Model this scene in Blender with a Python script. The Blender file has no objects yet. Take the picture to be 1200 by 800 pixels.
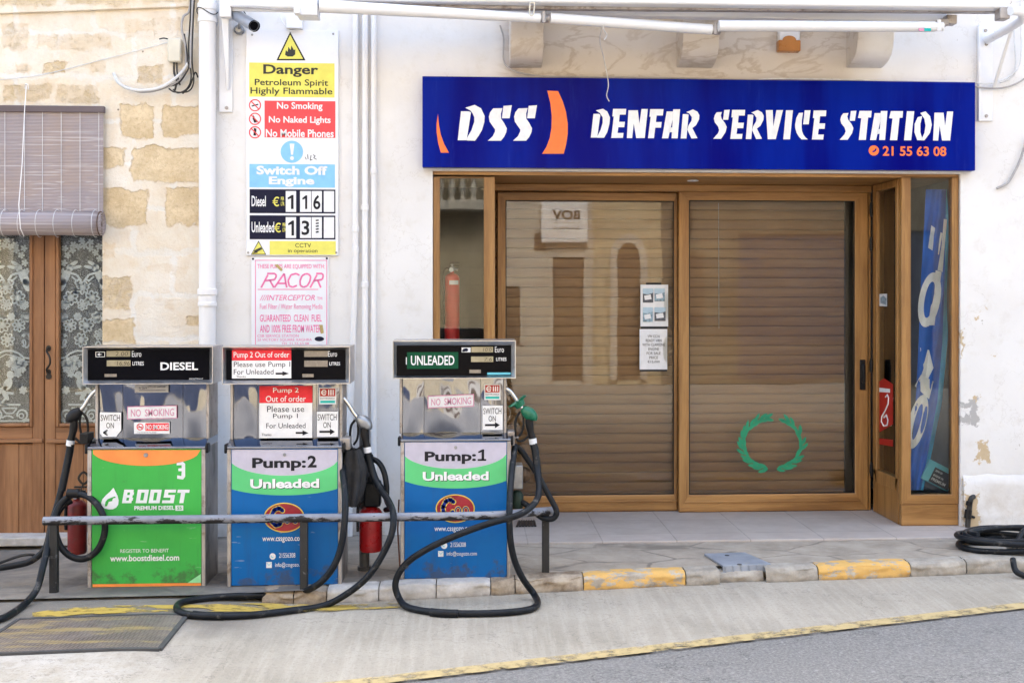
import bpy, bmesh, math, random
from mathutils import Vector, Matrix, noise
random.seed(11)
S = bpy.context.scene
COL = S.collection
R = math.radians

# ------------------------------------------------------------ camera, sky, sun, exposure
CAM_Y, CAM_Z, F, YAW = -7.4, 1.46, 1418.0, R(3.5)
cam = bpy.data.cameras.new('camera'); cam_o = bpy.data.objects.new('camera', cam); COL.objects.link(cam_o)
cam_o.location = (0, CAM_Y, CAM_Z); cam_o.rotation_euler = (R(90), 0, -YAW)
cam.sensor_width = 36; cam.lens = F / 1200 * 36
cam.shift_x = -37 / 1200; cam.shift_y = -55 / 1200
cam.clip_start = .05; cam.clip_end = 500
S.camera = cam_o

W = bpy.data.worlds.new('World'); S.world = W; W.use_nodes = True
sky = W.node_tree.nodes.new('ShaderNodeTexSky'); sky.sky_type = 'NISHITA'; sky.sun_disc = False
SUN_EL = 52
sky.sun_elevation = R(SUN_EL); sky.sun_rotation = 0; sky.dust_density = 6.5; sky.air_density = .8; sky.ozone_density = 0
_wb = W.node_tree.nodes.new('ShaderNodeMix'); _wb.data_type = 'RGBA'; _wb.blend_type = 'MULTIPLY'; _wb.inputs[0].default_value = 1; _wb.inputs[7].default_value = (.95, 1.0, .95, 1)
W.node_tree.links.new(sky.outputs[0], _wb.inputs[6]); W.node_tree.links.new(_wb.outputs[2], W.node_tree.nodes['Background'].inputs[0])
W.node_tree.nodes['Background'].inputs[1].default_value = .15
sun = bpy.data.lights.new('sun', 'SUN'); sun.energy = .9; sun.angle = R(12); sun.color = (1, .965, .87)
sun_o = bpy.data.objects.new('sun', sun); COL.objects.link(sun_o)
sun_o.rotation_euler = (-R(90 - SUN_EL), 0, 0)        # light comes from +Y, behind the shop
S.view_settings.view_transform = 'Standard'; S.view_settings.look = 'None'; S.view_settings.gamma = 1
S.view_settings.exposure = 3.08
S.render.engine = 'CYCLES'
S.cycles.use_denoising = True
S.cycles.max_bounces = 8; S.cycles.transparent_max_bounces = 16; S.cycles.caustics_reflective = False; S.cycles.caustics_refractive = False

# ------------------------------------------------------------ measuring: a pixel of the photo to a point at a known depth or height
CY, SY = math.cos(YAW), math.sin(YAW)
def ray(u, v):
    a = (u - 637) / F; b = (345 - v) / F
    return Vector((SY + a * CY, CY - a * SY, b))
def P(u, v, Y):
    r = ray(u, v); t = (Y - CAM_Y) / r.y
    return Vector((r.x * t, Y, CAM_Z + r.z * t))
def PZ(u, v, z):
    r = ray(u, v); t = (z - CAM_Z) / r.z
    return Vector((r.x * t, CAM_Y + r.y * t, z))
def PX(u, v, X):
    r = ray(u, v); t = X / r.x
    return Vector((X, CAM_Y + r.y * t, CAM_Z + r.z * t))
def rect(u0, v0, u1, v1, Y):
    um, vm = (u0 + u1) / 2, (v0 + v1) / 2
    return P(u0, vm, Y).x, P(u1, vm, Y).x, P(um, v1, Y).z, P(um, v0, Y).z
def sm(a, b, x):
    t = max(0, min(1, (x - a) / (b - a))); return t * t * (3 - 2 * t)

# ------------------------------------------------------------ object helpers
def wloc(o):
    v = Vector(o.location)
    while o.parent: o = o.parent; v += o.location
    return v
def tag(o, label=None, cat=None, group=None, kind=None):
    if label: o['label'] = label
    if cat: o['category'] = cat
    if group: o['group'] = group
    if kind: o['kind'] = kind
    return o
def thing(name, label, cat, loc=(0, 0, 0), group=None):
    o = bpy.data.objects.new(name, None); COL.objects.link(o); o.location = loc; o.empty_display_size = .1
    return tag(o, label, cat, group)

class MB:
    def __init__(s): s.v = []; s.f = []; s.m = []; s.cur = 0
    def face(s, idx): s.f.append(tuple(idx)); s.m.append(s.cur)
    def add(s, pts):
        n = len(s.v); s.v += [Vector(p) for p in pts]; return n
    def box(s, x0, x1, y0, y1, z0, z1):
        s.hexa([(x0, y0, z0), (x1, y0, z0), (x1, y1, z0), (x0, y1, z0), (x0, y0, z1), (x1, y0, z1), (x1, y1, z1), (x0, y1, z1)]); return s
    def hexa(s, p):
        n = s.add(p)
        for f in ((0, 3, 2, 1), (4, 5, 6, 7), (0, 1, 5, 4), (1, 2, 6, 5), (2, 3, 7, 6), (3, 0, 4, 7)): s.face([n + i for i in f])
    def bx(s, u0, v0, u1, v1, y0, y1):          # box whose front face covers a pixel rectangle at depth y0
        x0, x1, z0, z1 = rect(u0, v0, u1, v1, y0); s.box(x0, x1, y0, y1, z0, z1); return s
    def poly(s, pts):
        n = s.add(pts); s.face(range(n, n + len(pts))); return s
    def flat(s, uv, Y): return s.poly([P(u, v, Y) for u, v in uv])
    def quad(s, u0, v0, u1, v1, Y):
        x0, x1, z0, z1 = rect(u0, v0, u1, v1, Y)
        return s.poly([(x0, Y, z0), (x1, Y, z0), (x1, Y, z1), (x0, Y, z1)])
    def prism(s, pts, d):                        # polygon extruded along d
        d = Vector(d); k = len(pts); n = s.add(pts); s.add([Vector(p) + d for p in pts])
        s.face([n + i for i in range(k)][::-1]); s.face([n + k + i for i in range(k)])
        for i in range(k):
            j = (i + 1) % k; s.face([n + i, n + j, n + k + j, n + k + i])
        return s
    def fprism(s, uv, y0, y1): return s.prism([P(u, v, y0) for u, v in uv], (0, y1 - y0, 0))
    def ring4(s, x0, x1, z0, z1, b0, b1, c0, c1, y0, y1):   # mitred rectangular frame, one connected piece
        n = len(s.v)
        for y in (y0, y1):
            s.v += [Vector(p) for p in ((x0, y, z0), (x1, y, z0), (x1, y, z1), (x0, y, z1), (b0, y, c0), (b1, y, c0), (b1, y, c1), (b0, y, c1))]
        k0 = s.cur
        for k in range(4):
            j = (k + 1) % 4; s.cur = k0 + (1 if k % 2 == 0 else 0)
            s.face([n + k, n + j, n + 4 + j, n + 4 + k]); s.face([n + 8 + j, n + 8 + k, n + 12 + k, n + 12 + j])
            s.face([n + j, n + k, n + 8 + k, n + 8 + j]); s.face([n + 4 + k, n + 4 + j, n + 12 + j, n + 12 + k])
        s.cur = k0
        return s
    def tube(s, pts, r, seg=10, closed=False, caps=True):
        pts = [Vector(p) for p in pts]; k = len(pts)
        rr = r if isinstance(r, (list, tuple)) else [r] * k
        t0 = None; up = None; n0 = len(s.v)
        for i, p in enumerate(pts):
            a = pts[(i - 1) % k] if (closed or i > 0) else p
            b = pts[(i + 1) % k] if (closed or i < k - 1) else p
            t = (b - a).normalized()
            if up is None:
                up = Vector((0, 0, 1)) if abs(t.z) < .9 else Vector((1, 0, 0))
            up = (up - t * up.dot(t))
            if up.length < 1e-6: up = t.orthogonal()
            up.normalize(); sd = t.cross(up)
            for j in range(seg):
                an = 2 * math.pi * j / seg
                s.v.append(p + (up * math.cos(an) + sd * math.sin(an)) * rr[i])
        for i in range(k if closed else k - 1):
            i2 = (i + 1) % k
            for j in range(seg):
                j2 = (j + 1) % seg
                s.face([n0 + i * seg + j, n0 + i * seg + j2, n0 + i2 * seg + j2, n0 + i2 * seg + j])
        if caps and not closed:
            s.face([n0 + j for j in range(seg)][::-1]); s.face([n0 + (k - 1) * seg + j for j in range(seg)])
        return s
    def lathe(s, c, prof, seg=20, axis='z'):      # profile of (radius, height)
        c = Vector(c); n0 = len(s.v); k = len(prof)
        for r, h in prof:
            for j in range(seg):
                an = 2 * math.pi * j / seg; a, b = r * math.cos(an), r * math.sin(an)
                s.v.append(c + Vector((a, b, h) if axis == 'z' else ((h, a, b) if axis == 'x' else (a, h, b))))
        for i in range(k - 1):
            for j in range(seg):
                j2 = (j + 1) % seg
                s.face([n0 + i * seg + j, n0 + i * seg + j2, n0 + (i + 1) * seg + j2, n0 + (i + 1) * seg + j])
        s.face([n0 + j for j in range(seg)]); s.face([n0 + (k - 1) * seg + j for j in range(seg)])
        return s
    def grid(s, fn, nu, nv):
        n0 = len(s.v)
        for j in range(nv + 1):
            for i in range(nu + 1): s.v.append(Vector(fn(i / nu, j / nv)))
        for j in range(nv):
            for i in range(nu):
                a = n0 + j * (nu + 1) + i; s.face([a, a + 1, a + nu + 2, a + nu + 1])
        return s
    def disc(s, u, v, ru, rv, Y, seg=24, rot=0, a0=0, a1=360):
        pts = []
        full = a1 - a0 >= 360
        for j in range(seg if full else seg + 1):
            an = R(a0 + (a1 - a0) * j / seg); x, y = ru * math.cos(an), rv * math.sin(an)
            cr, sr = math.cos(R(rot)), math.sin(R(rot))
            pts.append((u + x * cr - y * sr, v + x * sr + y * cr))
        return s.flat(pts, Y)
    def ring(s, u, v, ru, rv, w, Y, seg=28, rot=0, a0=0, a1=360):
        cr, sr = math.cos(R(rot)), math.sin(R(rot))
        def q(an, k):
            x, y = (ru - k) * math.cos(an), (rv - k) * math.sin(an)
            return P(u + x * cr - y * sr, v + x * sr + y * cr, Y)
        for j in range(seg):
            b0 = R(a0 + (a1 - a0) * j / seg); b1 = R(a0 + (a1 - a0) * (j + 1) / seg)
            s.poly([q(b0, 0), q(b1, 0), q(b1, w), q(b0, w)])
        return s
    def one(s, u0, v0, u1, v1, Y):                 # figure 1 with a flag
        w = (u1 - u0); a, b = u1 - w * .42, u1
        return s.flat([(a, v1), (b, v1), (b, v0), (b - w * .3, v0), (u0, v0 + (v1 - v0) * .2), (u0 + w * .05, v0 + (v1 - v0) * .32), (a, v0 + (v1 - v0) * .24)], Y)
    def line(s, uv, w, Y):                        # flat stroke, width in pixels
        for (a, b), (c, d) in zip(uv, uv[1:]):
            l = math.hypot(c - a, d - b) or 1; nx, ny = -(d - b) / l * w / 2, (c - a) / l * w / 2
            s.flat([(a + nx, b + ny), (c + nx, d + ny), (c - nx, d - ny), (a - nx, b - ny)], Y)
        return s
    def text(s, body, u0, v0, u1, v1, Y, bold=0., shear=0., dv=0., flip=False):   # lettering fitted to a pixel rectangle; dv tilts its right end
        x0, x1, z0, z1 = rect(u0, v0, u1, v1, Y)
        return s.text_w(body, x0, x1, z0, z1, Y, bold, shear, flip, (P(u1, v0 + dv, Y).z - P(u1, v0, Y).z) if dv else 0)
    def text_w(s, body, x0, x1, z0, z1, Y, bold=0., shear=0., flip=False, rise=0):
        cu = bpy.data.curves.new('lettering', 'FONT'); cu.body = body; cu.offset = bold; cu.shear = shear; cu.resolution_u = 3
        ob = bpy.data.objects.new('lettering', cu); COL.objects.link(ob)
        dg = bpy.context.evaluated_depsgraph_get(); me = ob.evaluated_get(dg).to_mesh()
        vs = [v.co.copy() for v in me.vertices]; fs = [tuple(p.vertices) for p in me.polygons]
        ob.evaluated_get(dg).to_mesh_clear(); bpy.data.objects.remove(ob); bpy.data.curves.remove(cu)
        ax, bx_ = min(v.x for v in vs), max(v.x for v in vs); ay, by = min(v.y for v in vs), max(v.y for v in vs)
        n = len(s.v)
        for v in vs:
            k = (v.x - ax) / (bx_ - ax)
            X = x0 + k * (x1 - x0) if not flip else x1 - k * (x1 - x0)
            s.v.append(Vector((X, Y, z0 + (v.y - ay) / (by - ay) * (z1 - z0) + k * rise)))
        for f in fs: s.face([n + i for i in f])
        return s
    def build(s, name, mats, parent=None, smooth=True, bevel=0, base=None, ang=35, recalc=True):
        mats = mats if isinstance(mats, list) else [mats]
        off = Vector((0, 0, 0))
        if parent is not None: off = wloc(parent)
        elif base is not None: off = Vector(base)
        else:
            lo = Vector([min(v[i] for v in s.v) for i in range(3)]); hi = Vector([max(v[i] for v in s.v) for i in range(3)])
            off = Vector(((lo.x + hi.x) / 2, (lo.y + hi.y) / 2, lo.z))
        me = bpy.data.meshes.new(name); me.from_pydata([v - off for v in s.v], [], s.f)
        for m in mats: me.materials.append(m)
        me.polygons.foreach_set('material_index', s.m)
        if recalc:
            bm = bmesh.new(); bm.from_mesh(me); bmesh.ops.recalc_face_normals(bm, faces=bm.faces); bm.to_mesh(me); bm.free()
        if smooth:
            me.polygons.foreach_set('use_smooth', [True] * len(me.polygons)); me.set_sharp_from_angle(angle=R(ang))
        me.update()
        o = bpy.data.objects.new(name, me); COL.objects.link(o)
        if parent is not None: o.parent = parent
        else: o.location = off
        if bevel:
            b = o.modifiers.new('bevel', 'BEVEL'); b.width = bevel; b.segments = 2; b.limit_method = 'ANGLE'; b.angle_limit = R(40)
        return o

def spline(pts, n=8, closed=False):               # Catmull-Rom through points
    pts = [Vector(p) for p in pts]; k = len(pts); out = []
    for i in range(k if closed else k - 1):
        g = lambda j: pts[j % k] if closed else pts[max(0, min(k - 1, j))]
        p0, p1, p2, p3 = g(i - 1), g(i), g(i + 1), g(i + 2)
        for j in range(n):
            t = j / n
            out.append(.5 * ((2 * p1) + (p2 - p0) * t + (2 * p0 - 5 * p1 + 4 * p2 - p3) * t * t + (3 * p1 - p0 - 3 * p2 + p3) * t ** 3))
    if not closed: out.append(pts[-1])
    return out
def curve(lst, n=8, closed=False, r=.017):        # (u, v, Y) points, or (u, v) lying on the ground
    return spline([P(*p) if len(p) == 3 else G(p[0], p[1], r) for p in lst], n, closed)

# ------------------------------------------------------------ ground shape
KP = [(-9, -1.75), (-3.5, -1.5), (-1.3, -1.42), (-.1, -1.27), (.3, -1.2), (.85, -1.12), (3.0, -.9), (4.2, -.8), (12, -.2)]
def kerbY(x):
    for (a, b), (c, d) in zip(KP, KP[1:]):
        if x <= c: return b + (d - b) * max(0, (x - a)) / (c - a)
    return KP[-1][1]
def pav(x, y): return -.055 * sm(-1.9, -2.6, x) * sm(-1.1, -.4, y)
def apron(x, y): return -.072 + .060 * sm(-.7, -1.5, x) - .02 * max(0, -1.3 - y)
def ground(x, y): return pav(x, y) if y > kerbY(x) else apron(x, y)
def G(u, v, up=0):
    z = -.05
    for i in range(8):
        p = PZ(u, v, z + up); z = .5 * z + .5 * ground(p.x, p.y)
    p = PZ(u, v, z + up)
    return p

# ------------------------------------------------------------ materials
class NT:
    def __init__(s, name):
        s.m = bpy.data.materials.new(name); s.m.use_nodes = True; s.t = s.m.node_tree
        s.b = s.t.nodes['Principled BSDF']; s.out = s.t.nodes['Material Output']
        s.pos = s.n('ShaderNodeNewGeometry').outputs['Position']
    def n(s, ty, ins=None, **kw):
        nd = s.t.nodes.new(ty)
        for k, v in kw.items(): setattr(nd, k, v)
        for k, v in (ins or {}).items(): s.set(nd.inputs[k], v)
        return nd
    def set(s, sock, v):
        if isinstance(v, bpy.types.NodeSocket): s.t.links.new(v, sock)
        else: sock.default_value = (*v, 1) if (sock.type == 'RGBA' and len(v) == 3) else v
    def math(s, op, a, b=0, c=0, clamp=False): return s.n('ShaderNodeMath', {0: a, 1: b, 2: c}, operation=op, use_clamp=clamp).outputs[0]
    def mix(s, f, a, b, mode='MIX'): return s.n('ShaderNodeMix', {0: f, 6: a, 7: b}, data_type='RGBA', blend_type=mode).outputs[2]
    def noise(s, scale, detail=4, rough=.55, vec=None, stretch=None, off=0, dist=0):
        v = vec or s.pos
        if stretch or off: v = s.n('ShaderNodeMapping', {0: v, 1: (off, off * .7, off * 1.3), 3: stretch or (1, 1, 1)}).outputs[0]
        return s.n('ShaderNodeTexNoise', {'Vector': v, 'Scale': scale, 'Detail': detail, 'Roughness': rough, 'Distortion': dist}).outputs[0]
    def step(s, x, a, b, lo=0., hi=1.): return s.n('ShaderNodeMapRange', {0: x, 1: a, 2: b, 3: lo, 4: hi}, interpolation_type='SMOOTHSTEP').outputs[0]
    def bump(s, h, strength=.3, dist=.01, normal=None):
        i = {'Height': h, 'Strength': strength, 'Distance': dist}
        if normal: i['Normal'] = normal
        return s.n('ShaderNodeBump', i).outputs[0]
    def xyz(s): return s.n('ShaderNodeSeparateXYZ', {0: s.pos}).outputs
    def rects(s, lst, Y, warp):                   # strength field of worn patches, rectangles measured on a wall
        o = s.xyz(); best = None
        wx, wz = warp
        px = s.math('ADD', o[0], wx); pz = s.math('ADD', o[2], wz)
        for (u0, v0, u1, v1, k) in lst:
            x0, x1, z0, z1 = rect(u0, v0, u1, v1, Y)
            dx = s.math('SUBTRACT', s.math('ABSOLUTE', s.math('SUBTRACT', px, (x0 + x1) / 2)), (x1 - x0) / 2)
            dz = s.math('SUBTRACT', s.math('ABSOLUTE', s.math('SUBTRACT', pz, (z0 + z1) / 2)), (z1 - z0) / 2)
            m = s.n('ShaderNodeMapRange', {0: s.math('MAXIMUM', dx, dz), 1: -.016, 2: .012, 3: k, 4: 0.}).outputs[0]
            best = m if best is None else s.math('MAXIMUM', best, m)
        return best
    def fin(s, col=None, rough=None, metal=None, normal=None, **kw):
        for k, v in (('Base Color', col), ('Roughness', rough), ('Metallic', metal), ('Normal', normal)):
            if v is not None: s.set(s.b.inputs[k], v)
        for k, v in kw.items(): s.set(s.b.inputs[k], v)
        return s.m

def basic(name, col, rough=.5, metal=0, var=.15, scale=9, bump=0, bscale=120, dirt=None, stretch=None, spec=None, off=0, rvar=.12):
    t = NT(name)
    dark = tuple(c * (1 - var) for c in col); lite = tuple(min(1, c * (1 + var * .5)) for c in col)
    c = t.mix(t.step(t.noise(scale, 5, stretch=stretch, off=off), .3, .7), dark, lite)
    if dirt:                                      # (colour, amount, scale, threshold)
        c = t.mix(t.math('MULTIPLY', t.step(t.noise(dirt[2], 8, .65, off=3 + off, stretch=stretch), dirt[3], dirt[3] + .14), dirt[1]), c, dirt[0])
    r = t.n('ShaderNodeMapRange', {0: t.noise(scale * 3, 4, off=7), 3: max(.03, rough - rvar), 4: min(1, rough + rvar)}).outputs[0]
    nm = t.bump(t.noise(bscale, 4), bump, .004) if bump else None
    kw = {}
    if spec is not None: kw['Specular IOR Level'] = spec
    return t.fin(c, r, float(metal), nm, **kw)

def wood(name, a, b, scale=14, axis='z', rough=.42, bump=.08, var_off=0, knots=False):
    t = NT(name)
    st = {'z': (1, 1, .06), 'x': (.06, 1, 1)}[axis]
    g = t.noise(scale, 5, .6, stretch=st, off=var_off, dist=.6)
    g2 = t.noise(scale * 9, 3, .6, stretch=st, off=var_off + 2)
    f = t.math('ADD', t.math('MULTIPLY', g, .72), t.math('MULTIPLY', g2, .28))
    c = t.mix(t.step(f, .36, .64), a, b)
    c = t.mix(t.math('MULTIPLY', t.step(t.noise(1.7, 3, off=5), .4, .75), .25), c, tuple(x * .75 for x in a))
    if knots:
        vo = t.n('ShaderNodeTexVoronoi', {'Vector': t.n('ShaderNodeMapping', {0: t.pos, 3: (7, 7, 3)}).outputs[0], 'Scale': 1.}).outputs[0]
        c = t.mix(t.math('MULTIPLY', t.step(vo, .13, .05), .75), c, tuple(x * .3 for x in a))
    return t.fin(c, rough, 0., t.bump(f, bump, .003))

def glass(name, ior=1.75, tint=(.93, .95, .95), rough=.0, dirt=.03):
    t = NT(name)
    t.t.nodes.remove(t.b)
    fr = t.n('ShaderNodeFresnel', {'IOR': ior}).outputs[0]
    wav = t.bump(t.noise(1.6, 2), .025, .02)
    gl = t.n('ShaderNodeBsdfGlossy', {'Color': (1, 1, 1), 'Roughness': rough, 'Normal': wav}).outputs[0]
    tr = t.n('ShaderNodeBsdfTransparent', {'Color': tint}).outputs[0]
    df = t.n('ShaderNodeBsdfDiffuse', {'Color': (.6, .58, .55)}).outputs[0]
    base = t.n('ShaderNodeMixShader', {0: t.math('MULTIPLY', t.step(t.noise(5, 6, .7), .45, .8), dirt), 1: tr, 2: df}).outputs[0]
    mx = t.n('ShaderNodeMixShader', {0: fr, 1: base, 2: gl}).outputs[0]
    t.t.links.new(mx, t.out.inputs[0])
    return t.m

def worn_paint(name, col, keep=.5, scale=14, stretch=None, rough=.7, soft=.06):   # paint worn through to whatever is under it
    t = NT(name)
    c = t.mix(t.noise(30, 4), tuple(x * .7 for x in col), col)
    t.fin(c, rough, 0.)
    f = t.step(t.noise(scale, 9, .68, stretch=stretch), keep - soft, keep + soft)
    tr = t.n('ShaderNodeBsdfTransparent').outputs[0]
    mx = t.n('ShaderNodeMixShader', {0: f, 1: tr, 2: t.b.outputs[0]}).outputs[0]
    t.t.links.new(mx, t.out.inputs[0])
    return t.m

def plain(name, col, rough=.5, spec=.12):
    return basic(name, col, rough, 0, .06, 25, spec=spec)

M = {}
M['white_print'] = plain('white_print', (.82, .82, .84)); M['black_print'] = plain('black_print', (.02, .02, .025))
M['grey_print'] = plain('grey_print', (.055, .055, .05)); M['red_print'] = plain('red_print', (.78, .045, .06)); M['sign_red'] = plain('sign_red', (.82, .09, .10))
M['sign_yellow'] = plain('sign_yellow', (.80, .74, .16)); M['sign_blue'] = plain('sign_blue', (.26, .56, .85)); M['pink_print'] = plain('pink_print', (.83, .20, .42))
M['pink_frame'] = plain('pink_frame', (.62, .28, .42)); M['navy_print'] = plain('navy_print', (.012, .013, .035)); M['teal_print'] = plain('teal_print', (.02, .45, .42))
M['label_green'] = plain('label_green', (.005, .075, .035)); M['sky_print'] = plain('sky_print', (.16, .55, .68)); M['maroon_print'] = plain('maroon_print', (.24, .02, .03))
M['orange_print'] = plain('orange_print', (.95, .21, .06), .35); M['tan_tape'] = plain('tan_tape', (.5, .38, .16)); M['lilac'] = plain('lilac', (.53, .50, .60), .35)
M['green_band'] = basic('green_band', (.10, .56, .20), .35, var=.1, scale=4); M['pump_blue'] = basic('pump_blue', (.004, .125, .42), .35, var=.22, scale=3, dirt=((.05, .1, .2), .3, 12, .55), stretch=(1, 1, .25), spec=.2)
M['pump_green'] = basic('pump_green', (.075, .46, .065), .33, var=.12, scale=3, dirt=((.05, .22, .05), .35, 9, .58), spec=.25); M['pump_orange'] = basic('pump_orange', (.88, .27, .06), .4, var=.12)
def grimy(name, col, rough=.35):
    t = NT(name); z = t.xyz()[2]
    c = t.mix(t.step(t.noise(3.5, 5), .3, .7), tuple(x * .84 for x in col), col)
    st = t.noise(14, 7, .7, stretch=(1, 1, .10), off=3)
    c = t.mix(t.math('MULTIPLY', t.step(st, .5, .72), t.step(z, .75, .05, .12, .5)), c, tuple(x * .45 + .02 for x in col))
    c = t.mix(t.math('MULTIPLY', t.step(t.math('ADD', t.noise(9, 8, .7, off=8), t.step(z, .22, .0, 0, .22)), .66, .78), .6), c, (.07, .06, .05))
    sc = t.step(t.noise(60, 3, .6, stretch=(.12, 1, 1), off=5), .70, .73)
    c = t.mix(t.math('MULTIPLY', sc, .3), c, (.5, .5, .5))
    return t.fin(c, t.n('ShaderNodeMapRange', {0: t.noise(12, 5), 3: rough - .1, 4: rough + .2}).outputs[0], 0., None, **{'Specular IOR Level': .22})
M['pump_blue'] = grimy('pump_blue', (.003, .125, .40)); M['pump_green'] = grimy('pump_green', (.060, .44, .080))
M['pale_green'] = plain('pale_green', (.30, .68, .33)); M['poster_pale'] = plain('poster_pale', (.74, .75, .78), .4)
M['sign_board'] = basic('sign_board', (.80, .81, .86), .35, var=.05, scale=3, dirt=((.6, .58, .56), .35, 5, .6))
def mk_signblue():
    t = NT('shop_sign_blue')
    c = t.mix(t.step(t.noise(2.2, 4, stretch=(1.6, 1, .25)), .32, .68), (.0, .001, .155), (.0, .013, .26))
    c = t.mix(t.math('MULTIPLY', t.step(t.noise(14, 6, .7, stretch=(1, 1, .12)), .55, .8), .3), c, (.03, .06, .35))
    return t.fin(c, t.n('ShaderNodeMapRange', {0: t.noise(9, 4), 3: .16, 4: .3}).outputs[0], 0., None, **{'Specular IOR Level': .05})
M['shop_blue'] = mk_signblue()
M['alu'] = basic('aluminium', (.52, .51, .52), .34, 1, .12, 14, dirt=((.2, .17, .14), .5, 22, .58), rvar=.1)
M['alu_dull'] = basic('dull_aluminium', (.42, .39, .38), .5, .7, .2, 10, dirt=((.15, .11, .08), .6, 16, .52))
M['steel'] = basic('polished_steel', (.20, .215, .26), .07, 1, .15, 7, dirt=((.2, .2, .22), .35, 8, .6), rvar=.04, stretch=(1, 1, .5))
M['steel_side'] = basic('stained_steel_side', (.34, .32, .31), .38, .8, .3, 6, dirt=((.06, .045, .035), .75, 7, .48), stretch=(1, 1, .4))
M['chrome'] = basic('spout_metal', (.6, .6, .6), .22, 1, .1, 30)
M['gloss_black'] = basic('display_black', (.004, .004, .006), .22, 0, .2, 6, rvar=.06, spec=.05)
M['lcd'] = basic('lcd_glass', (.36, .31, .20), .2, 0, .15, 30); M['lcd_off'] = basic('lcd_glass_blank', (.26, .22, .18), .25, 0, .1, 30); M['lcd_digit'] = plain('lcd_digit', (.09, .08, .05))
M['rubber'] = basic('hose_rubber', (.008, .010, .014), .42, 0, .35, 20, bump=.12, bscale=160, dirt=((.15, .14, .13), .55, 18, .57), rvar=.12, spec=.22)
M['black_plastic'] = basic('black_plastic', (.008, .008, .010), .4, 0, .25, 25, spec=.25); M['green_plastic'] = basic('green_nozzle_plastic', (.004, .13, .065), .3, 0, .15, 25)
M['grey_metal'] = basic('grey_cast_metal', (.30, .31, .33), .35, .6, .2, 30); M['cloth'] = basic('black_cloth', (.022, .022, .025), .85, 0, .4, 20, bump=.5, bscale=90)
M['ext_red'] = basic('extinguisher_red', (.42, .012, .015), .3, 0, .2, 12, dirt=((.16, .02, .02), .5, 14, .55)); M['ext_shaded'] = basic('shaded_extinguisher_red', (.20, .012, .012), .5, 0, .3, 12, dirt=((.1, .03, .03), .6, 18, .5))  # second red holds the shade behind the green pump in its colour
M['white_pvc'] = basic('white_painted_pipe', (.80, .79, .80), .4, 0, .05, 6, dirt=((.62, .56, .50), .5, 7, .6), stretch=(1, 1, .3))
M['white_metal'] = basic('white_enamel', (.78, .79, .83), .32, 0, .05, 5, dirt=((.45, .38, .32), .6, 11, .63), stretch=(.35, 1, 1))
M['rail_grey'] = basic('dull_dark_metal', (.06, .06, .065), .6, 0, .3, 12)
M['cable_white'] = basic('white_cable', (.66, .66, .68), .5, 0, .15, 20); M['cable_grey'] = basic('grey_cable', (.40, .38, .38), .6, 0, .2, 12); M['cable_black'] = basic('black_cable', (.015, .014, .014), .5)
M['cream_plastic'] = basic('cream_plastic', (.66, .62, .52), .5, 0, .08, 12); M['cctv_grey'] = basic('camera_housing', (.30, .33, .40), .35, .2, .1, 20)
M['oak'] = wood('oak_frame', (.23, .105, .028), (.42, .22, .072)); M['oak_h'] = wood('oak_frame_horizontal', (.23, .105, .028), (.42, .22, .072), axis='x')
M['shutter'] = wood('oak_shutter', (.25, .113, .034), (.36, .186, .064), 9, 'x', .5)
M['pine'] = wood('old_pine', (.19, .078, .030), (.34, .160, .070), 11, 'z', .5, .12, knots=True); M['pine_h'] = wood('old_pine_rail', (.19, .078, .030), (.34, .160, .070), 11, 'x', .5, .12)
M['dark_room'] = basic('dark_interior', (.055, .05, .045), .8, 0, .3, 4); M['bay_room'] = basic('display_case_interior', (.16, .17, .19), .7, 0, .3, 3)
M['glass'] = glass('door_glass', 1.44, dirt=.01); M['glass_bay'] = glass('display_glass', 1.42, dirt=.008); M['glass_old'] = glass('old_window_glass', 1.38, dirt=.02)
M['wreath_green'] = basic('wreath_green', (.006, .27, .13), .5, 0, .15, 20); M['iron'] = basic('wrought_iron', (.02, .017, .015), .5, .4, .3, 30)
M['banner_blue'] = basic('banner_blue', (.010, .13, .62), .5, 0, .2, 5, spec=.2); M['banner_cyan'] = basic('banner_cyan', (.03, .42, .75), .5); M['banner_white'] = basic('banner_white', (.85, .87, .9), .6)
M['red_board'] = plain('red_board', (.42, .025, .018)); M['hatch_blue'] = basic('grey_steel_cover', (.30, .33, .39), .5, .25, .15, 8, bump=.1, bscale=150, dirt=((.42, .4, .36), .5, 8, .56))
M['bamboo_cane'] = basic('bamboo_cane', (.48, .38, .22), .55, 0, .25, 9); M['bracket_orange'] = basic('amber_plastic', (.50, .20, .05), .3)
M['foil_grey'] = plain('foil_grey', (.45, .45, .48)); M['photo_sky'] = plain('photo_sky', (.42, .55, .66)); M['photo_blue'] = basic('photo_blue', (.22, .33, .42), .4, 0, .6, 60); M['photo_dark'] = basic('photo_dark', (.08, .09, .12), .4, 0, .7, 80)

def mk_chipped():
    t = NT('chipped_grey_rail')
    c = t.mix(t.noise(18, 4), (.15, .16, .20), (.29, .30, .35))
    o = t.xyz()
    up = t.n('ShaderNodeSeparateXYZ', {0: t.n('ShaderNodeNewGeometry').outputs['Normal']}).outputs[2]
    m = t.step(t.math('SUBTRACT', t.noise(26, 8, .7, stretch=(.35, 1, 1)), t.math('MULTIPLY', up, .10)), .49, .56)
    return t.fin(t.mix(m, c, (.014, .013, .016)), t.mix(m, (.45,) * 3, (.65,) * 3), .1, t.bump(m, .25, -.002))
M['rail'] = mk_chipped()
M['rail_black'] = basic('chipped_black_post', (.016, .016, .018), .55, 0, .3, 12, dirt=((.28, .28, .30), .8, 30, .62)); M['post_grey'] = basic('dark_grey_post', (.085, .09, .10), .5, 0, .2, 12, dirt=((.25, .24, .22), .5, 20, .6))

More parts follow.
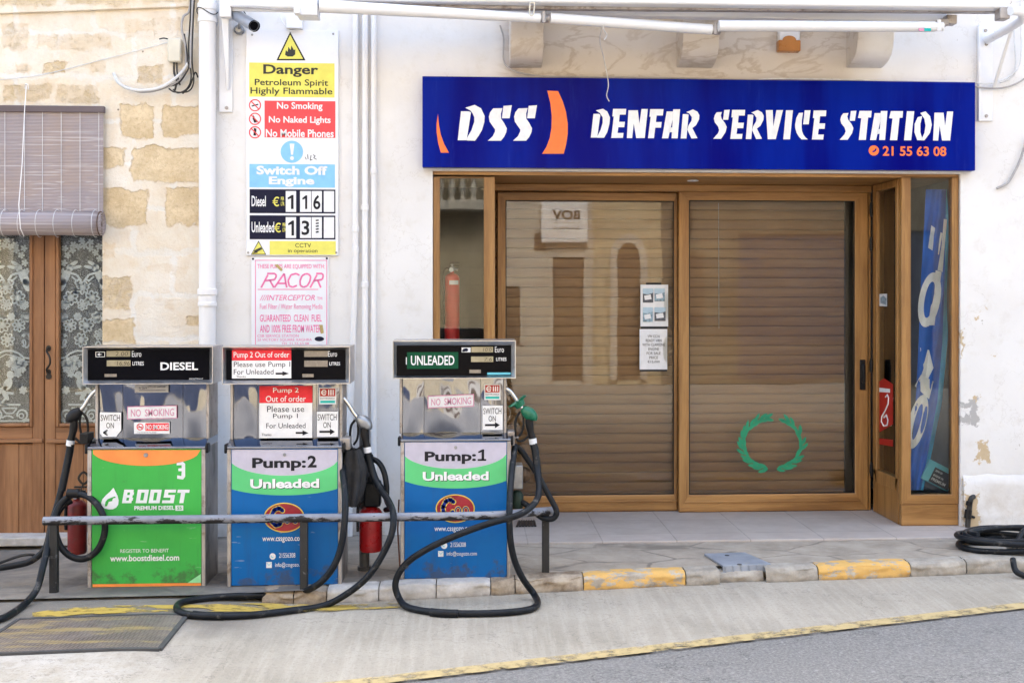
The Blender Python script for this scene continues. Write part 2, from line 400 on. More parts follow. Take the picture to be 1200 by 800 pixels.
def mk_white_wall():
    t = NT('whitewashed_render')
    base = t.mix(t.step(t.noise(1.3, 6), .3, .7), (.72, .70, .69), (.80, .79, .79))
    base = t.mix(t.math('MULTIPLY', t.step(t.noise(7, 7, .7), .50, .74), .45), base, (.62, .58, .52))
    o = t.xyz()
    # balcony shade plus water stains painted into the band; damp-stained wall foot
    band = t.math('MULTIPLY', t.math('MULTIPLY', t.step(o[0], .12, .3), t.step(o[0], 2.45, 2.3)), t.step(o[2], 2.72, 2.8))
    vein = t.step(t.math('ABSOLUTE', t.math('SUBTRACT', t.noise(3.0, 7, .6, stretch=(.7, 1, 1.6), off=4, dist=.8), .5)), .045, .0)
    base = t.mix(t.math('MULTIPLY', band, t.math('ADD', .42, t.math('MULTIPLY', t.noise(4, 6), .25))), base, (.52, .43, .35))
    base = t.mix(t.math('MULTIPLY', band, t.math('MULTIPLY', vein, t.math('MULTIPLY', t.noise(2, 3, off=8), .8))), base, (.36, .27, .19))
    foot = t.math('MULTIPLY', t.step(o[2], .5, -.05), t.step(t.noise(6, 8, .7, off=2), .38, .7))
    base = t.mix(t.math('MULTIPLY', foot, .75), base, (.50, .44, .37))
    warp = (t.math('MULTIPLY', t.math('SUBTRACT', t.noise(9, 7, .68), .5), .16), t.math('MULTIPLY', t.math('SUBTRACT', t.noise(9, 7, .68, off=9), .5), .16))
    w2_ = (t.math('MULTIPLY', t.math('SUBTRACT', t.noise(13, 8, .72, off=5), .5), .20), t.math('MULTIPLY', t.math('SUBTRACT', t.noise(13, 8, .72, off=19), .5), .20))
    tan = t.rects([(1144, 518, 1158, 542, 1), (1140, 460, 1148, 470, .9), (1128, 578, 1146, 626, 1), (1126, 385, 1131, 420, .8), (1143, 368, 1148, 376, .8), (1150, 358, 1154, 364, .7), (1160, 412, 1166, 418, .6), (1126, 560, 1130, 600, .7)], 0, w2_)
    w2 = (t.math('MULTIPLY', t.math('SUBTRACT', t.noise(11, 8, .72, off=3), .5), .24), t.math('MULTIPLY', t.math('SUBTRACT', t.noise(11, 8, .72, off=15), .5), .24))
    grey = t.rects([(1124, 468, 1146, 498, 1)], 0, w2)
    hole = t.rects([(1122, 477, 1134, 490, 1)], 0, w2)
    gm = t.math('MULTIPLY', t.step(grey, .3, .6), t.math('SUBTRACT', 1, t.step(hole, .3, .6)))
    base = t.mix(gm, base, (.42, .41, .41))
    tm = t.step(tan, .35, .6)
    base = t.mix(tm, base, t.mix(t.noise(30, 5), (.48, .36, .22), (.62, .50, .34)))
    right = t.step(o[0], 2.9, 3.1)
    fl = t.math('MULTIPLY', t.step(t.noise(22, 6, .7, off=6), .66, .70), t.math('MULTIPLY', right, t.step(t.noise(3, 3, off=1), .45, .6)))
    base = t.mix(fl, base, (.40, .36, .32))
    spots = t.step(t.n('ShaderNodeTexVoronoi', {'Vector': t.pos, 'Scale': 3.1}).outputs[0], .022, .014)
    base = t.mix(t.math('MULTIPLY', spots, .8), base, (.16, .12, .1))
    crack = t.step(t.math('ABSOLUTE', t.math('SUBTRACT', t.noise(1.4, 9, .62, off=12), .5)), .0035, .0)
    base = t.mix(t.math('MULTIPLY', crack, .35), base, (.5, .46, .42))
    h = t.math('ADD', t.math('MULTIPLY', t.noise(3.2, 6, .55), 1.), t.math('ADD', t.math('MULTIPLY', t.noise(45, 5, .6), .12), t.math('MULTIPLY', t.math('MAXIMUM', tm, gm), -.25)))
    return t.fin(base, .8, 0., t.bump(h, .22, .02))
M['white_wall'] = mk_white_wall()

def mk_stone_wall():
    t = NT('limewashed_sandstone')
    lime = t.mix(t.step(t.noise(2, 7), .3, .7), (.73, .68, .60), (.82, .79, .75))
    lime = t.mix(t.math('MULTIPLY', t.step(t.noise(8, 7, .7, off=3), .5, .72), .5), lime, (.70, .58, .42))
    st = t.mix(t.step(t.noise(6, 8, .7), .32, .68), (.58, .44, .26), (.78, .64, .44))
    st = t.mix(t.math('MULTIPLY', t.step(t.noise(40, 6, .75), .47, .68), .55), st, (.44, .31, .17))
    st = t.mix(t.math('MULTIPLY', t.step(t.noise(60, 4, .7, off=5), .58, .72), .6), st, (.76, .66, .5))
    o_ = t.xyz(); warp = (t.math('MULTIPLY', t.math('SUBTRACT', t.noise(7, 7, .66), .5), .13), t.math('MULTIPLY', t.math('SUBTRACT', t.noise(7, 7, .66, off=9), .5), .13))
    L = [(140, 122, 181, 163, 1), (190, 124, 240, 160, 1), (100, 172, 147, 198, 1), (155, 172, 240, 213, 1), (100, 221, 172, 264, 1), (195, 219, 240, 264, 1),
         (100, 374, 158, 402, .95), (118, 322, 155, 366, .62), (118, 282, 136, 306, .45), (170, 308, 222, 322, .42), (190, 350, 205, 366, .4), (217, 368, 240, 384, .72),
         (0, 97, 60, 121, .56), (64, 98, 118, 123, .55), (48, 71, 80, 89, .66), (106, 72, 128, 86, .5), (158, 74, 194, 100, .58), (0, 26, 34, 60, .5), (42, 38, 132, 60, .47), (144, 20, 218, 46, .46),
         (76, -14, 155, 9, .58), (-30, -14, 68, 10, .58), (18, 72, 36, 88, .5), (-30, 30, -4, 60, .5), (165, -14, 220, 5, .55), (150, 405, 230, 440, .4), (120, 440, 200, 470, .5)]
    f = t.rects(L, 0, warp)
    n24 = t.noise(24, 8, .72, off=4)
    m = t.step(t.math('SUBTRACT', f, t.math('MULTIPLY', n24, .95)), -.02, .24)
    br = t.n('ShaderNodeTexBrick', {'Vector': t.n('ShaderNodeMapping', {0: t.n('ShaderNodeCombineXYZ', {0: t.math('ADD', o_[0], warp[0]), 1: t.math('ADD', o_[2], warp[1]), 2: 0.}).outputs[0], 1: (.17, .118, 0)}).outputs[0], 'Scale': 1., 'Brick Width': .46, 'Row Height': .262, 'Mortar Size': .024, 'Mortar Smooth': .6, 'Color1': (1, 1, 1), 'Color2': (.55, .55, .55), 'Mortar': (0, 0, 0)}).outputs[0]
    course = t.math('MULTIPLY', t.n('ShaderNodeSeparateColor', {0: br}).outputs[0], t.step(t.noise(1.6, 5, .6, off=8), .28, .6, .35, 1.))
    lime = t.mix(t.math('MULTIPLY', course, .78), lime, t.mix(t.step(t.noise(9, 7, .68, off=6), .35, .68), (.80, .70, .55), (.70, .53, .33)))
    soft = t.math('MULTIPLY', t.step(t.math('SUBTRACT', f, t.math('MULTIPLY', t.noise(12, 6, .65, off=2), .55)), -.05, .35), .5)
    lime = t.mix(soft, lime, (.66, .48, .28))
    c = t.mix(m, lime, st)
    hole = t.step(t.n('ShaderNodeTexVoronoi', {'Vector': t.pos, 'Scale': 4.3}).outputs[0], .03, .02)
    c = t.mix(t.math('MULTIPLY', hole, .8), c, (.12, .09, .07))
    foot = t.math('MULTIPLY', t.step(t.xyz()[2], .5, -.05), t.step(t.noise(6, 8, .7, off=2), .38, .7))
    c = t.mix(t.math('MULTIPLY', foot, .7), c, (.42, .37, .31))
    h = t.math('ADD', t.math('MULTIPLY', t.noise(5, 6, .6), .6), t.math('ADD', t.math('MULTIPLY', t.noise(48, 7, .75), .4), t.math('ADD', t.math('MULTIPLY', m, -.30), t.math('MULTIPLY', course, .12))))
    return t.fin(c, .9, 0., t.bump(h, .8, .022))
M['stone_wall'] = mk_stone_wall()

def mk_asphalt():
    t = NT('old_asphalt')
    c = t.mix(t.step(t.noise(75, 6, .8), .36, .66), (.12, .115, .112), (.265, .25, .238))
    c = t.mix(t.math('MULTIPLY', t.step(t.noise(46, 3, .6, off=7), .62, .70), .6), c, (.36, .34, .33))
    ck = t.step(t.math('ABSOLUTE', t.math('SUBTRACT', t.noise(1.1, 9, .62, off=17), .5)), .004, .0)
    c = t.mix(t.math('MULTIPLY', ck, .7), c, (.035, .034, .035))
    c = t.mix(t.math('MULTIPLY', t.step(t.noise(2.2, 6), .4, .7), .4), c, (.20, .19, .185))
    sp = t.step(t.noise(9, 5, .6, off=4), .70, .735)
    c = t.mix(t.math('MULTIPLY', sp, .85), c, (.03, .028, .03))
    return t.fin(c, .85, 0., t.bump(t.noise(170, 4, .7), .5, .006))
M['asphalt'] = mk_asphalt()

def mk_concrete():
    t = NT('broomed_concrete')
    rot = t.n('ShaderNodeMapping', {0: t.pos, 2: (0, 0, R(-24)), 3: (1, .05, 1)}).outputs[0]
    br = t.noise(26, 5, .7, vec=rot)
    c = t.mix(t.step(t.noise(1.6, 7, .6), .3, .7), (.285, .25, .20), (.39, .345, .285))
    c = t.mix(t.math('MULTIPLY', t.step(br, .42, .66), .36), c, (.48, .43, .365))
    c = t.mix(t.math('MULTIPLY', t.step(t.noise(30, 6, .7, off=2), .55, .75), .3), c, (.27, .24, .22))
    o = t.xyz()
    left = t.math('MULTIPLY', t.step(o[0], -1.05, -1.5), 1.)
    c = t.mix(t.math('MULTIPLY', left, t.step(t.noise(4, 8, .7, off=6), .34, .66)), c, (.46, .425, .385))
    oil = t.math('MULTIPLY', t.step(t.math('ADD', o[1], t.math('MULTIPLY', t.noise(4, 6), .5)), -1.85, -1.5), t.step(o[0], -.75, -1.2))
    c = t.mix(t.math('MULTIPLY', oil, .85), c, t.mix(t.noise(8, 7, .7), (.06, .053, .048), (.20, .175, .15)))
    sp = t.step(t.noise(11, 5, .6, off=9), .72, .75)
    c = t.mix(t.math('MULTIPLY', sp, .6), c, (.08, .07, .065))
    c = t.mix(t.math('MULTIPLY', t.step(t.noise(190, 3, .7), .56, .70), .45), c, (.20, .18, .16))
    c = t.mix(t.math('MULTIPLY', t.step(t.noise(150, 3, .7, off=5), .58, .70), .4), c, (.52, .47, .41))
    crk = t.step(t.math('ABSOLUTE', t.math('SUBTRACT', t.noise(.9, 9, .6, off=14), .5)), .0028, .0)
    c = t.mix(t.math('MULTIPLY', crk, .55), c, (.13, .115, .10))
    c = t.mix(t.math('MULTIPLY', t.step(t.noise(58, 6, .8, off=31), .50, .66), .5), c, (.19, .165, .14))
    stn = t.step(t.noise(2.6, 7, .65, off=21), .60, .72)
    c = t.mix(t.math('MULTIPLY', stn, .35), c, (.22, .19, .17))
    return t.fin(c, .85, 0., t.bump(t.math('ADD', br, t.math('MULTIPLY', t.noise(90, 4), .4)), .35, .006))
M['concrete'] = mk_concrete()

def mk_paving():
    t = NT('worn_paving')
    w = t.n('ShaderNodeMapping', {0: t.pos, 1: (.13, .04, 0)}).outputs[0]
    wn = t.n('ShaderNodeVectorMath', {0: w, 1: t.n('ShaderNodeVectorMath', {0: t.n('ShaderNodeTexNoise', {'Vector': t.pos, 'Scale': 3., 'Detail': 5.}).outputs[1], 1: (.12, .12, 0)}, operation='MULTIPLY').outputs[0]}, operation='ADD').outputs[0]
    vo = t.n('ShaderNodeTexVoronoi', {'Vector': t.n('ShaderNodeMapping', {0: wn, 3: (1.7, 3.2, 1)}).outputs[0], 'Scale': 1., 'Randomness': .75}, feature='DISTANCE_TO_EDGE').outputs[0]
    ce = t.n('ShaderNodeTexVoronoi', {'Vector': t.n('ShaderNodeMapping', {0: wn, 3: (1.7, 3.2, 1)}).outputs[0], 'Scale': 1., 'Randomness': .75}).outputs[1]
    c = t.mix(t.step(t.noise(5, 8, .7), .3, .7), (.28, .235, .185), (.43, .37, .305))
    cg = t.n('ShaderNodeSeparateColor', {0: ce}).outputs[0]
    c = t.mix(t.math('MULTIPLY', cg, .35), c, (.30, .26, .22))
    c = t.mix(t.math('MULTIPLY', t.step(t.noise(14, 8, .7, off=2), .5, .72), .4), c, (.46, .415, .36))
    j = t.step(vo, .03, .008)
    c = t.mix(t.math('MULTIPLY', j, t.step(t.noise(5, 3, off=4), .35, .6)), c, (.2, .17, .14))
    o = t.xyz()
    oil = t.math('MULTIPLY', t.step(o[0], .1, -1.1), t.math('ADD', .55, t.math('MULTIPLY', t.step(t.noise(3, 6, .65, off=3), .35, .65), .4)))  # oil stains, deepened to stand in for contact shade around the pumps
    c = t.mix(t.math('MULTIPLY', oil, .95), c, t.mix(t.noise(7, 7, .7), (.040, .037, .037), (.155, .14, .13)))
    h = t.math('SUBTRACT', t.noise(14, 7, .65), t.math('MULTIPLY', j, .5))
    return t.fin(c, .82, 0., t.bump(h, .4, .01))
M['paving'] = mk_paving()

def mk_tile():
    t = NT('threshold_tiles')
    br = t.n('ShaderNodeTexBrick', {'Vector': t.n('ShaderNodeMapping', {0: t.pos, 1: (.1, .12, 0), 2: (0, 0, 0)}).outputs[0], 'Scale': 1., 'Mortar Size': .004, 'Brick Width': .44, 'Row Height': .44, 'Color1': (.38, .325, .29), 'Color2': (.43, .37, .335), 'Mortar': (.26, .225, .20)}, offset=0.)
    c = t.mix(t.math('MULTIPLY', t.step(t.noise(5, 8, .7), .35, .7), .4), br.outputs[0], (.55, .50, .46))
    c = t.mix(t.math('MULTIPLY', t.step(t.noise(12, 6, .7, off=3), .55, .8), .3), c, (.36, .31, .29))
    return t.fin(c, .62, 0., t.bump(t.noise(20, 5), .12, .004))
M['tile'] = mk_tile()

def kerbmat(name, a, b, paint=None):
    t = NT(name)
    stone = t.mix(t.step(t.noise(9, 8, .7), .3, .7), a, b)
    c = stone
    if paint:
        m = t.step(t.noise(16, 9, .7, stretch=(.6, 1, 1.4)), .44, .51)
        c = t.mix(m, stone, t.mix(t.noise(20, 6, .7), tuple(x * .72 for x in paint), paint))
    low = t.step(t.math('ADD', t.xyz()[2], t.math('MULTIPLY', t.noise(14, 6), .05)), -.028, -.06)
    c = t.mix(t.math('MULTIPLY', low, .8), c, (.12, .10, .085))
    return t.fin(c, .85, 0., t.bump(t.noise(28, 7, .7), .45, .01))
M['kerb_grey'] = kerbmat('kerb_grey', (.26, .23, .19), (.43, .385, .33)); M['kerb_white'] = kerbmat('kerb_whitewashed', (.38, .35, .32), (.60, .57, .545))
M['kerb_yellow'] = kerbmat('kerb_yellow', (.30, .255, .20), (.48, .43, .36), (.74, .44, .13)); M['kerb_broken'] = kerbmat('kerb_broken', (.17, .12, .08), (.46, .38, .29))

def mk_blind():
    t = NT('bamboo_reeds')
    z = t.xyz()[2]
    lines = t.math('SINE', t.math('MULTIPLY', z, 2 * math.pi / .0085))
    c = t.mix(t.noise(30, 5, .7, stretch=(.08, 1, 4)), (.25, .21, .225), (.47, .41, .42))
    c = t.mix(t.math('MULTIPLY', t.step(t.noise(2.5, 5, stretch=(1, 1, 1.6), off=3), .4, .72), .5), c, (.42, .31, .24))
    c = t.mix(t.math('MULTIPLY', t.step(lines, -.4, -1), .5), c, (.10, .08, .08))
    c = t.mix(t.math('MULTIPLY', t.step(t.noise(110, 1, .5, stretch=(.01, 1, 1)), .58, .68), .5), c, (.62, .58, .6))
    return t.fin(c, .7, 0., t.bump(lines, .5, .002))
M['blind'] = mk_blind()

def mk_net():
    t = NT('lace_net')
    df = t.n('ShaderNodeBsdfDiffuse', {'Color': (.9, .92, .95)}).outputs[0]; tr = t.n('ShaderNodeBsdfTransparent').outputs[0]
    vo = t.n('ShaderNodeTexVoronoi', {'Vector': t.pos, 'Scale': 130.}, feature='DISTANCE_TO_EDGE').outputs[0]
    f = t.math('MULTIPLY', t.step(vo, .18, .06), t.step(t.noise(5, 4), .2, .6, .3, .55))
    t.t.links.new(t.n('ShaderNodeMixShader', {0: f, 1: tr, 2: df}).outputs[0], t.out.inputs[0]); return t.m
def mk_lace():
    t = NT('lace_thread')
    df = t.n('ShaderNodeBsdfDiffuse', {'Color': (.86, .92, .99)}).outputs[0]; tr = t.n('ShaderNodeBsdfTransparent').outputs[0]
    t.t.links.new(t.n('ShaderNodeMixShader', {0: t.step(t.noise(140, 3, .7), .30, .5, .7, 1.), 1: tr, 2: df}).outputs[0], t.out.inputs[0]); return t.m
M['net'] = mk_net(); M['lace'] = mk_lace()

def mk_tread():
    t = NT('tread_plate')
    a = t.n('ShaderNodeTexBrick', {'Vector': t.n('ShaderNodeMapping', {0: t.pos, 2: (0, 0, R(45))}).outputs[0], 'Scale': 1., 'Brick Width': .03, 'Row Height': .012, 'Mortar Size': .0035, 'Color1': (1, 1, 1), 'Color2': (1, 1, 1), 'Mortar': (0, 0, 0)}).outputs[0]
    c = t.mix(a, (.10, .08, .07), (.21, .175, .155))
    c = t.mix(t.math('MULTIPLY', t.step(t.noise(5, 7, .7), .4, .7), .5), c, (.29, .25, .215))
    yel = t.math('MULTIPLY', t.step(t.noise(7, 8, .7, stretch=(.35, 1.6, 1), off=5), .50, .62), .5)
    c = t.mix(yel, c, (.46, .34, .12))
    return t.fin(c, .55, .25, t.bump(a, .6, .004))
M['tread'] = mk_tread()
M['yellow_line'] = worn_paint('worn_yellow_road_paint', (.54, .41, .20), .43, 16, (.8, .8, 1), soft=.13); M['yellow_strip'] = worn_paint('worn_yellow_strip', (.52, .36, .07), .485, 11, (.5, 1.6, 1))
M['far_stone'] = basic('opposite_stone', (.50, .40, .25), .9, 0, .25, 2, bump=.3, bscale=20); M['far_white'] = basic('opposite_plaster', (.40, .37, .33), .9, 0, .1, 2); M['far_dark'] = basic('opposite_dark_door', (.07, .04, .025), .6)

# ============================================================ THE SETTING
def strip(fn0, fn1, xs, z, ny=6):
    m = MB(); n = len(xs) - 1
    def f(a, b):
        x = xs[min(n, int(round(a * n)))]
        y = fn0(x) + (fn1(x) - fn0(x)) * b
        return (x, y, z(x, y))
    return m.grid(f, n, ny)
XS = [-9 + i * .1 for i in range(211)]
tag(MB().poly([(-90, -90, -.3), (90, -90, -.3), (90, 90, -.3), (-90, 90, -.3)]).build('ground', M['asphalt']), kind='structure')
# yellow edge line: through two points of the road surface
A_, B_ = PZ(450, 803, -.118), PZ(1200, 716, -.105)
def lineY(x): return A_.y + (B_.y - A_.y) * (x - A_.x) / (B_.x - A_.x)
def rz(x, y): return apron(x, y) - .006
strip(lambda x: -14, lambda x: lineY(x) + .03, XS, lambda x, y: apron(x, max(y, lineY(x))) - .008, 3)
o = strip(lambda x: -14, lambda x: lineY(x) + .03, XS, lambda x, y: apron(x, max(y, lineY(x))) - .008, 3).build('road', M['asphalt']); tag(o, kind='structure')
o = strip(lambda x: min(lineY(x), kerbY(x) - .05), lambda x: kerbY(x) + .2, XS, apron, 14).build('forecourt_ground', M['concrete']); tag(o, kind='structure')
o = strip(lambda x: lineY(x) - .046, lambda x: lineY(x) + .046, [x for x in XS if lineY(x) < kerbY(x) - .1], lambda x, y: apron(x, y) + .004, 1).build('road_edge_line', M['yellow_line']); tag(o, kind='structure')
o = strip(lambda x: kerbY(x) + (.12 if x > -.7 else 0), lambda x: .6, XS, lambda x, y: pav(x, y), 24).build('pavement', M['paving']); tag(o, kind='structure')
# worn yellow strip in front of the left pumps
ys = [(38, 717), (75, 712), (130, 709), (215, 708), (300, 706), (400, 708), (470, 706)]
yb = [(38, 722), (75, 722), (130, 718), (215, 716), (300, 716), (400, 715), (470, 711)]
m = MB()
for i in range(len(ys) - 1): m.poly([G(*ys[i], .005), G(*ys[i + 1], .005), G(*yb[i + 1], .005), G(*yb[i], .005)])
tag(m.build('road_marking', M['yellow_strip']), kind='structure')

# kerb stones
m = MB(); mats = [M['kerb_grey'], M['kerb_white'], M['kerb_yellow'], M['kerb_broken']]
def kx(u): return PZ(u, 672, 0).x
segs = [(322, 355, 3), (356, 391, 3), (392, 448, 1), (449, 512, 1), (513, 574, 1), (575, 602, 3), (603, 682, 3), (683, 805, 2), (806, 847, 0), (848, 903, 4), (904, 969, 0), (970, 1087, 2), (1088, 1160, 0), (1161, 1260, 0), (1261, 1400, 0)]
for u0, u1, mi in segs:
    drop = .022 if mi == 4 else 0; mi = mi % 4
    x0, x1 = kx(u0) + .0004, kx(u1) - .0004; m.cur = mi
    nx = max(4, int((x1 - x0) / .02)); amp = .018 if mi == 3 else .011
    prof = [(.0, -.16), (.0, -.05), (.002, -.02), (.012, -.004), (.035, .003), (.08, .004), (.125, .003), (.125, -.1)]
    def f(a, b):
        x = x0 + (x1 - x0) * a; j = b * (len(prof) - 1); i = min(len(prof) - 2, int(j)); k = j - i
        py = prof[i][0] + (prof[i + 1][0] - prof[i][0]) * k; pz = prof[i][1] + (prof[i + 1][1] - prof[i][1]) * k
        e = noise.noise(Vector((x * 9, py * 30, pz * 30 + mi))) * amp + noise.noise(Vector((x * 30, py * 60, pz * 60))) * amp * .6
        edge = .006 * (math.exp(-(x - x0) / .012) + math.exp(-(x1 - x) / .012))
        return (x, kerbY(x) + py + e + (edge if py < .05 else 0) + drop * 1.6, pz - (drop if pz > -.1 else 0) + .006 * noise.noise(Vector((x * 3, 7, 0))) + (e * .6 if py < .1 else 0) - (edge * .5 if pz > -.03 else 0) - (.02 * abs(noise.noise(Vector((x * 5, 3, 0)))) if mi == 3 and py < .1 else 0))
    m.grid(f, nx, 21)
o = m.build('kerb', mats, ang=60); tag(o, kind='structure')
# threshold tiles
x0, x1 = P(508, 600, .0).x, P(1128, 600, 0).x
m = MB(); m.box(x0 + .02, x1 + .02, -.33, .85, -.02, .012)
tag(m.build('entrance_pavement', M['tile'], bevel=.006), kind='structure')

# ============================================================ LEFT HOUSE
XJ = P(243, 400, 0).x
house = thing('stone_house', 'limewashed honey sandstone house with brown glazed double doors', 'house', (-3.5, .3, 0))
dl, dr = P(-75, 400, 0).x, P(120, 400, 0).x
zt, zb = P(50, 150, 0).z, P(50, 632, 0).z
m = MB(); m.box(-9, dl, 0, .35, -.12, 7.5); m.box(dr, XJ, 0, .35, -.12, 7.5); m.box(dl, dr, 0, .35, zt, 7.5)
m.box(-9, XJ, .36, 4.5, 6.9, 7.4); m.box(-9, XJ, 4.51, 4.8, -.2, 7.4); m.box(-9.3, -9.01, 0, 4.8, -.2, 7.5)
m.build('wall', M['stone_wall'], house, smooth=False)
m = MB(); m.fprism([(-260, -230), (222, -230), (222, 8), (100, 12.5), (0, 16), (-260, 25)], -.022, -.001); m.build('string_course', M['stone_wall'], house, smooth=False, bevel=.006)
m = MB(); m.box(dl, dr, .5, .54, -.1, zt); m.box(dl - .04, dl, .36, .5, -.1, zt); m.box(dr, dr + .04, .36, .5, -.1, zt); m.build('dark_interior', M['dark_room'], house)
m = MB(); m.bx(-75, 630, 104, 640, -.05, .3); m.build('door_sill', M['kerb_white'], house, bevel=.006)
YD = .10
def leaf(u0, u1, glass_u, name='door_leaf'):
    m = MB(); g0, g1 = glass_u
    m.bx(u0, 200, g0 - 4, 630, YD, YD + .06) if g0 - 4 > u0 else None
    if g1 + 4 < u1: m.bx(g1 + 4, 200, u1, 630, YD, YD + .06)
    return m
# hinged leaves: stiles and rails as pine, glass, lower boards
for (u0, u1, g0, g1, boards) in ((-70, 51.6, -40, 34, (-66, 22, 48)), (52.4, 134, 69, 121, (56, 98, 134))):
    m = MB()
    if u0 < 0: m.bx(u0, 150, g0 - 4, 628, YD, YD + .06)
    else: m.bx(u0, 150, g0 - 4, 628, YD, YD + .06)
    m.bx(g1 + 4, 150, u1, 628, YD, YD + .06)
    lf = m.build('door_leaf', M['pine'], house, bevel=.004)
    MB().bx(g0 - 4, 500, g1 + 4, 514, YD + .002, YD + .055).build('rail', M['pine_h'], lf, bevel=.004); MB().bx(u0 + 2, 514.3, u1 - 2, 519, YD - .018, YD + .02).build('rail_moulding', M['pine_h'], lf, bevel=.004); MB().bx(g0 - 4, 150, g1 + 4, 160, YD + .002, YD + .055).build('rail', M['pine_h'], lf, bevel=.004)
    m = MB()
    for a, b, c, d in ((g0 - 4, 160, g0, 500), (g1, 160, g1 + 4, 500), (g0, 496, g1, 500)): m.bx(a, b, c, d, YD - .012, YD + .03)
    m.build('glazing_bead', M['pine'], lf, bevel=.006)
    m = MB()
    for a, b in zip(boards, boards[1:]): m.bx(a + .2, 520, b - .2, 627, YD + .008, YD + .045)
    m.build('lower_board', M['pine'], lf, bevel=.003)
    m = MB(); m.bx(g0, 160, g1, 496, YD + .025, YD + .03); m.build('glass_pane', M['glass_old'], lf)
    if u0 > 0:
        m = MB(); m.tube(curve([(57, 408, YD - .012), (54.5, 411, YD - .03), (58, 418, YD - .05), (58.5, 426, YD - .05), (54.5, 433, YD - .03), (57, 436, YD - .012)]), .006, 8)
        m.disc(57, 408, 3, 3.6, YD - .003); m.disc(57, 436, 3, 3.6, YD - .003); m.tube([P(57, 441, YD - .001), P(57, 441, YD - .01)], .017, 14)
        m.build('door_handle', M['iron'], lf)

# lace curtains
def curtain(mir, u0, u1, label):
    YL = YD + .052
    t = thing('lace_curtain', label, 'curtain', P((u0 + u1) / 2, 505, YL), 'lace curtains in the house door')
    m = MB(); m.grid(lambda a, b: P(u0 + (u1 - u0) * a, 505 - 345 * b, YL) + Vector((0, .006 * math.sin(a * 22), 0)), 24, 2); m.build('net', M['net'], t)
    U = lambda u: 104 - u if mir else u
    Y = YL - .012; m = MB()
    def flower(u, v, r, n=6):
        for k in range(n):
            a = 360 / n * k + u; m.ring(U(u) + r * .62 * math.cos(R(a)), v + r * .62 * math.sin(R(a)), r * .42, r * .34, 1.75, Y, 9, a)
        m.disc(U(u), v, r * .26, r * .26, Y - .001, 8)
    def arc(u, v, ru, rv, a0, a1, w=2.):
        if mir: a0, a1 = 180 - a1, 180 - a0
        m.ring(U(u), v, ru, rv, w, Y, 12, 0, a0, a1)
    def blob(u, v, ru, rv, rot=0): m.disc(U(u), v, ru, rv, Y - .0005, 14, -rot if mir else rot)
    def stroke(pts, w): m.line([(U(a), b) for a, b in pts], w, Y - .0007)
    for u, v in ((73, 318), (75, 308), (79, 299), (85, 293), (92, 289), (99, 288), (106, 291), (112, 296), (117, 303), (86, 287), (96, 282), (106, 284), (76, 291), (116, 289)): flower(u, v, 4.2, 5)
    for s in (1, -1):                              # pair of cherubs facing each other
        q = lambda u: 97 + (u - 97) * s
        blob(q(82), 314, 4.2, 4.4); blob(q(76), 325, 5, 11, 28 * s); blob(q(73), 334, 4, 8, 20 * s); stroke([(q(80), 319), (q(90), 322), (q(95), 329)], 2.6)
        blob(q(86), 309, 2.2, 6, 60 * s); blob(q(90), 313, 2, 6, 78 * s); stroke([(q(84), 324), (q(91), 330)], 2)
        arc(q(92), 331, 5, 4, 0, 300); arc(q(105) if s < 0 else q(89), 341, 4, 3, 20, 330)
    for u, v, r in ((97, 337, 8), (83, 349, 9), (108, 349, 9), (97, 357, 7), (76, 357, 6), (118, 358, 6), (82, 381, 8), (101, 381, 9), (73, 372, 6), (113, 372, 7), (95, 398, 8.5), (117, 392, 7), (91, 371, 5)): flower(u, v, r, 7)
    arc(73, 371, 7, 5, 0, 360); arc(118, 371, 7, 5, 0, 360); arc(73, 399, 5, 9, 0, 330, 2); arc(76, 402, 3, 5, 40, 360, 1.6); arc(72, 394, 7, 4, 180, 360); arc(115, 405, 4, 6, 0, 360)
    stroke([(68, 420), (76, 419), (82, 414), (90, 411), (98, 411), (106, 414), (112, 419), (122, 420)], 2.2); stroke([(68, 424), (76, 423), (83, 418), (97, 415), (112, 423), (122, 424)], 1.1)
    for u, v, r in ((80, 424, 6), (88, 421, 5), (78, 432, 5), (86, 430, 6), (83, 438, 4.5), (75, 426, 4), (93, 426, 4.5)): flower(u, v, r, 6)
    blob(92, 439, 4.4, 4.6); blob(95, 450, 5, 8, -25); blob(102, 457, 3.2, 8, -60); blob(98, 462, 3, 8, 30); stroke([(93, 444), (84, 437), (80, 432)], 2.4); stroke([(105, 455), (97, 460), (88, 461)], 3.2); stroke([(98, 467), (103, 473), (96, 474)], 2.6)
    flower(77, 457, 5, 6); flower(113, 441, 6, 6); flower(115, 462, 5, 6)
    stroke([(80, 474), (106, 474)], 2.5); stroke([(84, 478), (102, 478), (97, 484), (89, 484), (84, 478)], 2)
    for s in (0, 1):
        uu = (lambda u: u) if not s else (lambda u: 186 - u)
        arc(uu(78), 486, 7, 7, 90, 380, 2.2); arc(uu(79), 487, 3.5, 3.5, 0, 360, 1.5); arc(uu(72), 494, 5, 4, 150, 400, 1.8)
    stroke([(68, 493), (122, 493)], 2); arc(95, 490, 7, 4, 180, 360)
    m.build('lace_pattern', M['lace'], t, smooth=False, recalc=False)
curtain(False, 67, 126, 'white lace curtain behind the door leaf that carries the iron handle')
curtain(True, -42, 36, 'white lace curtain behind the brown door leaf without a handle')

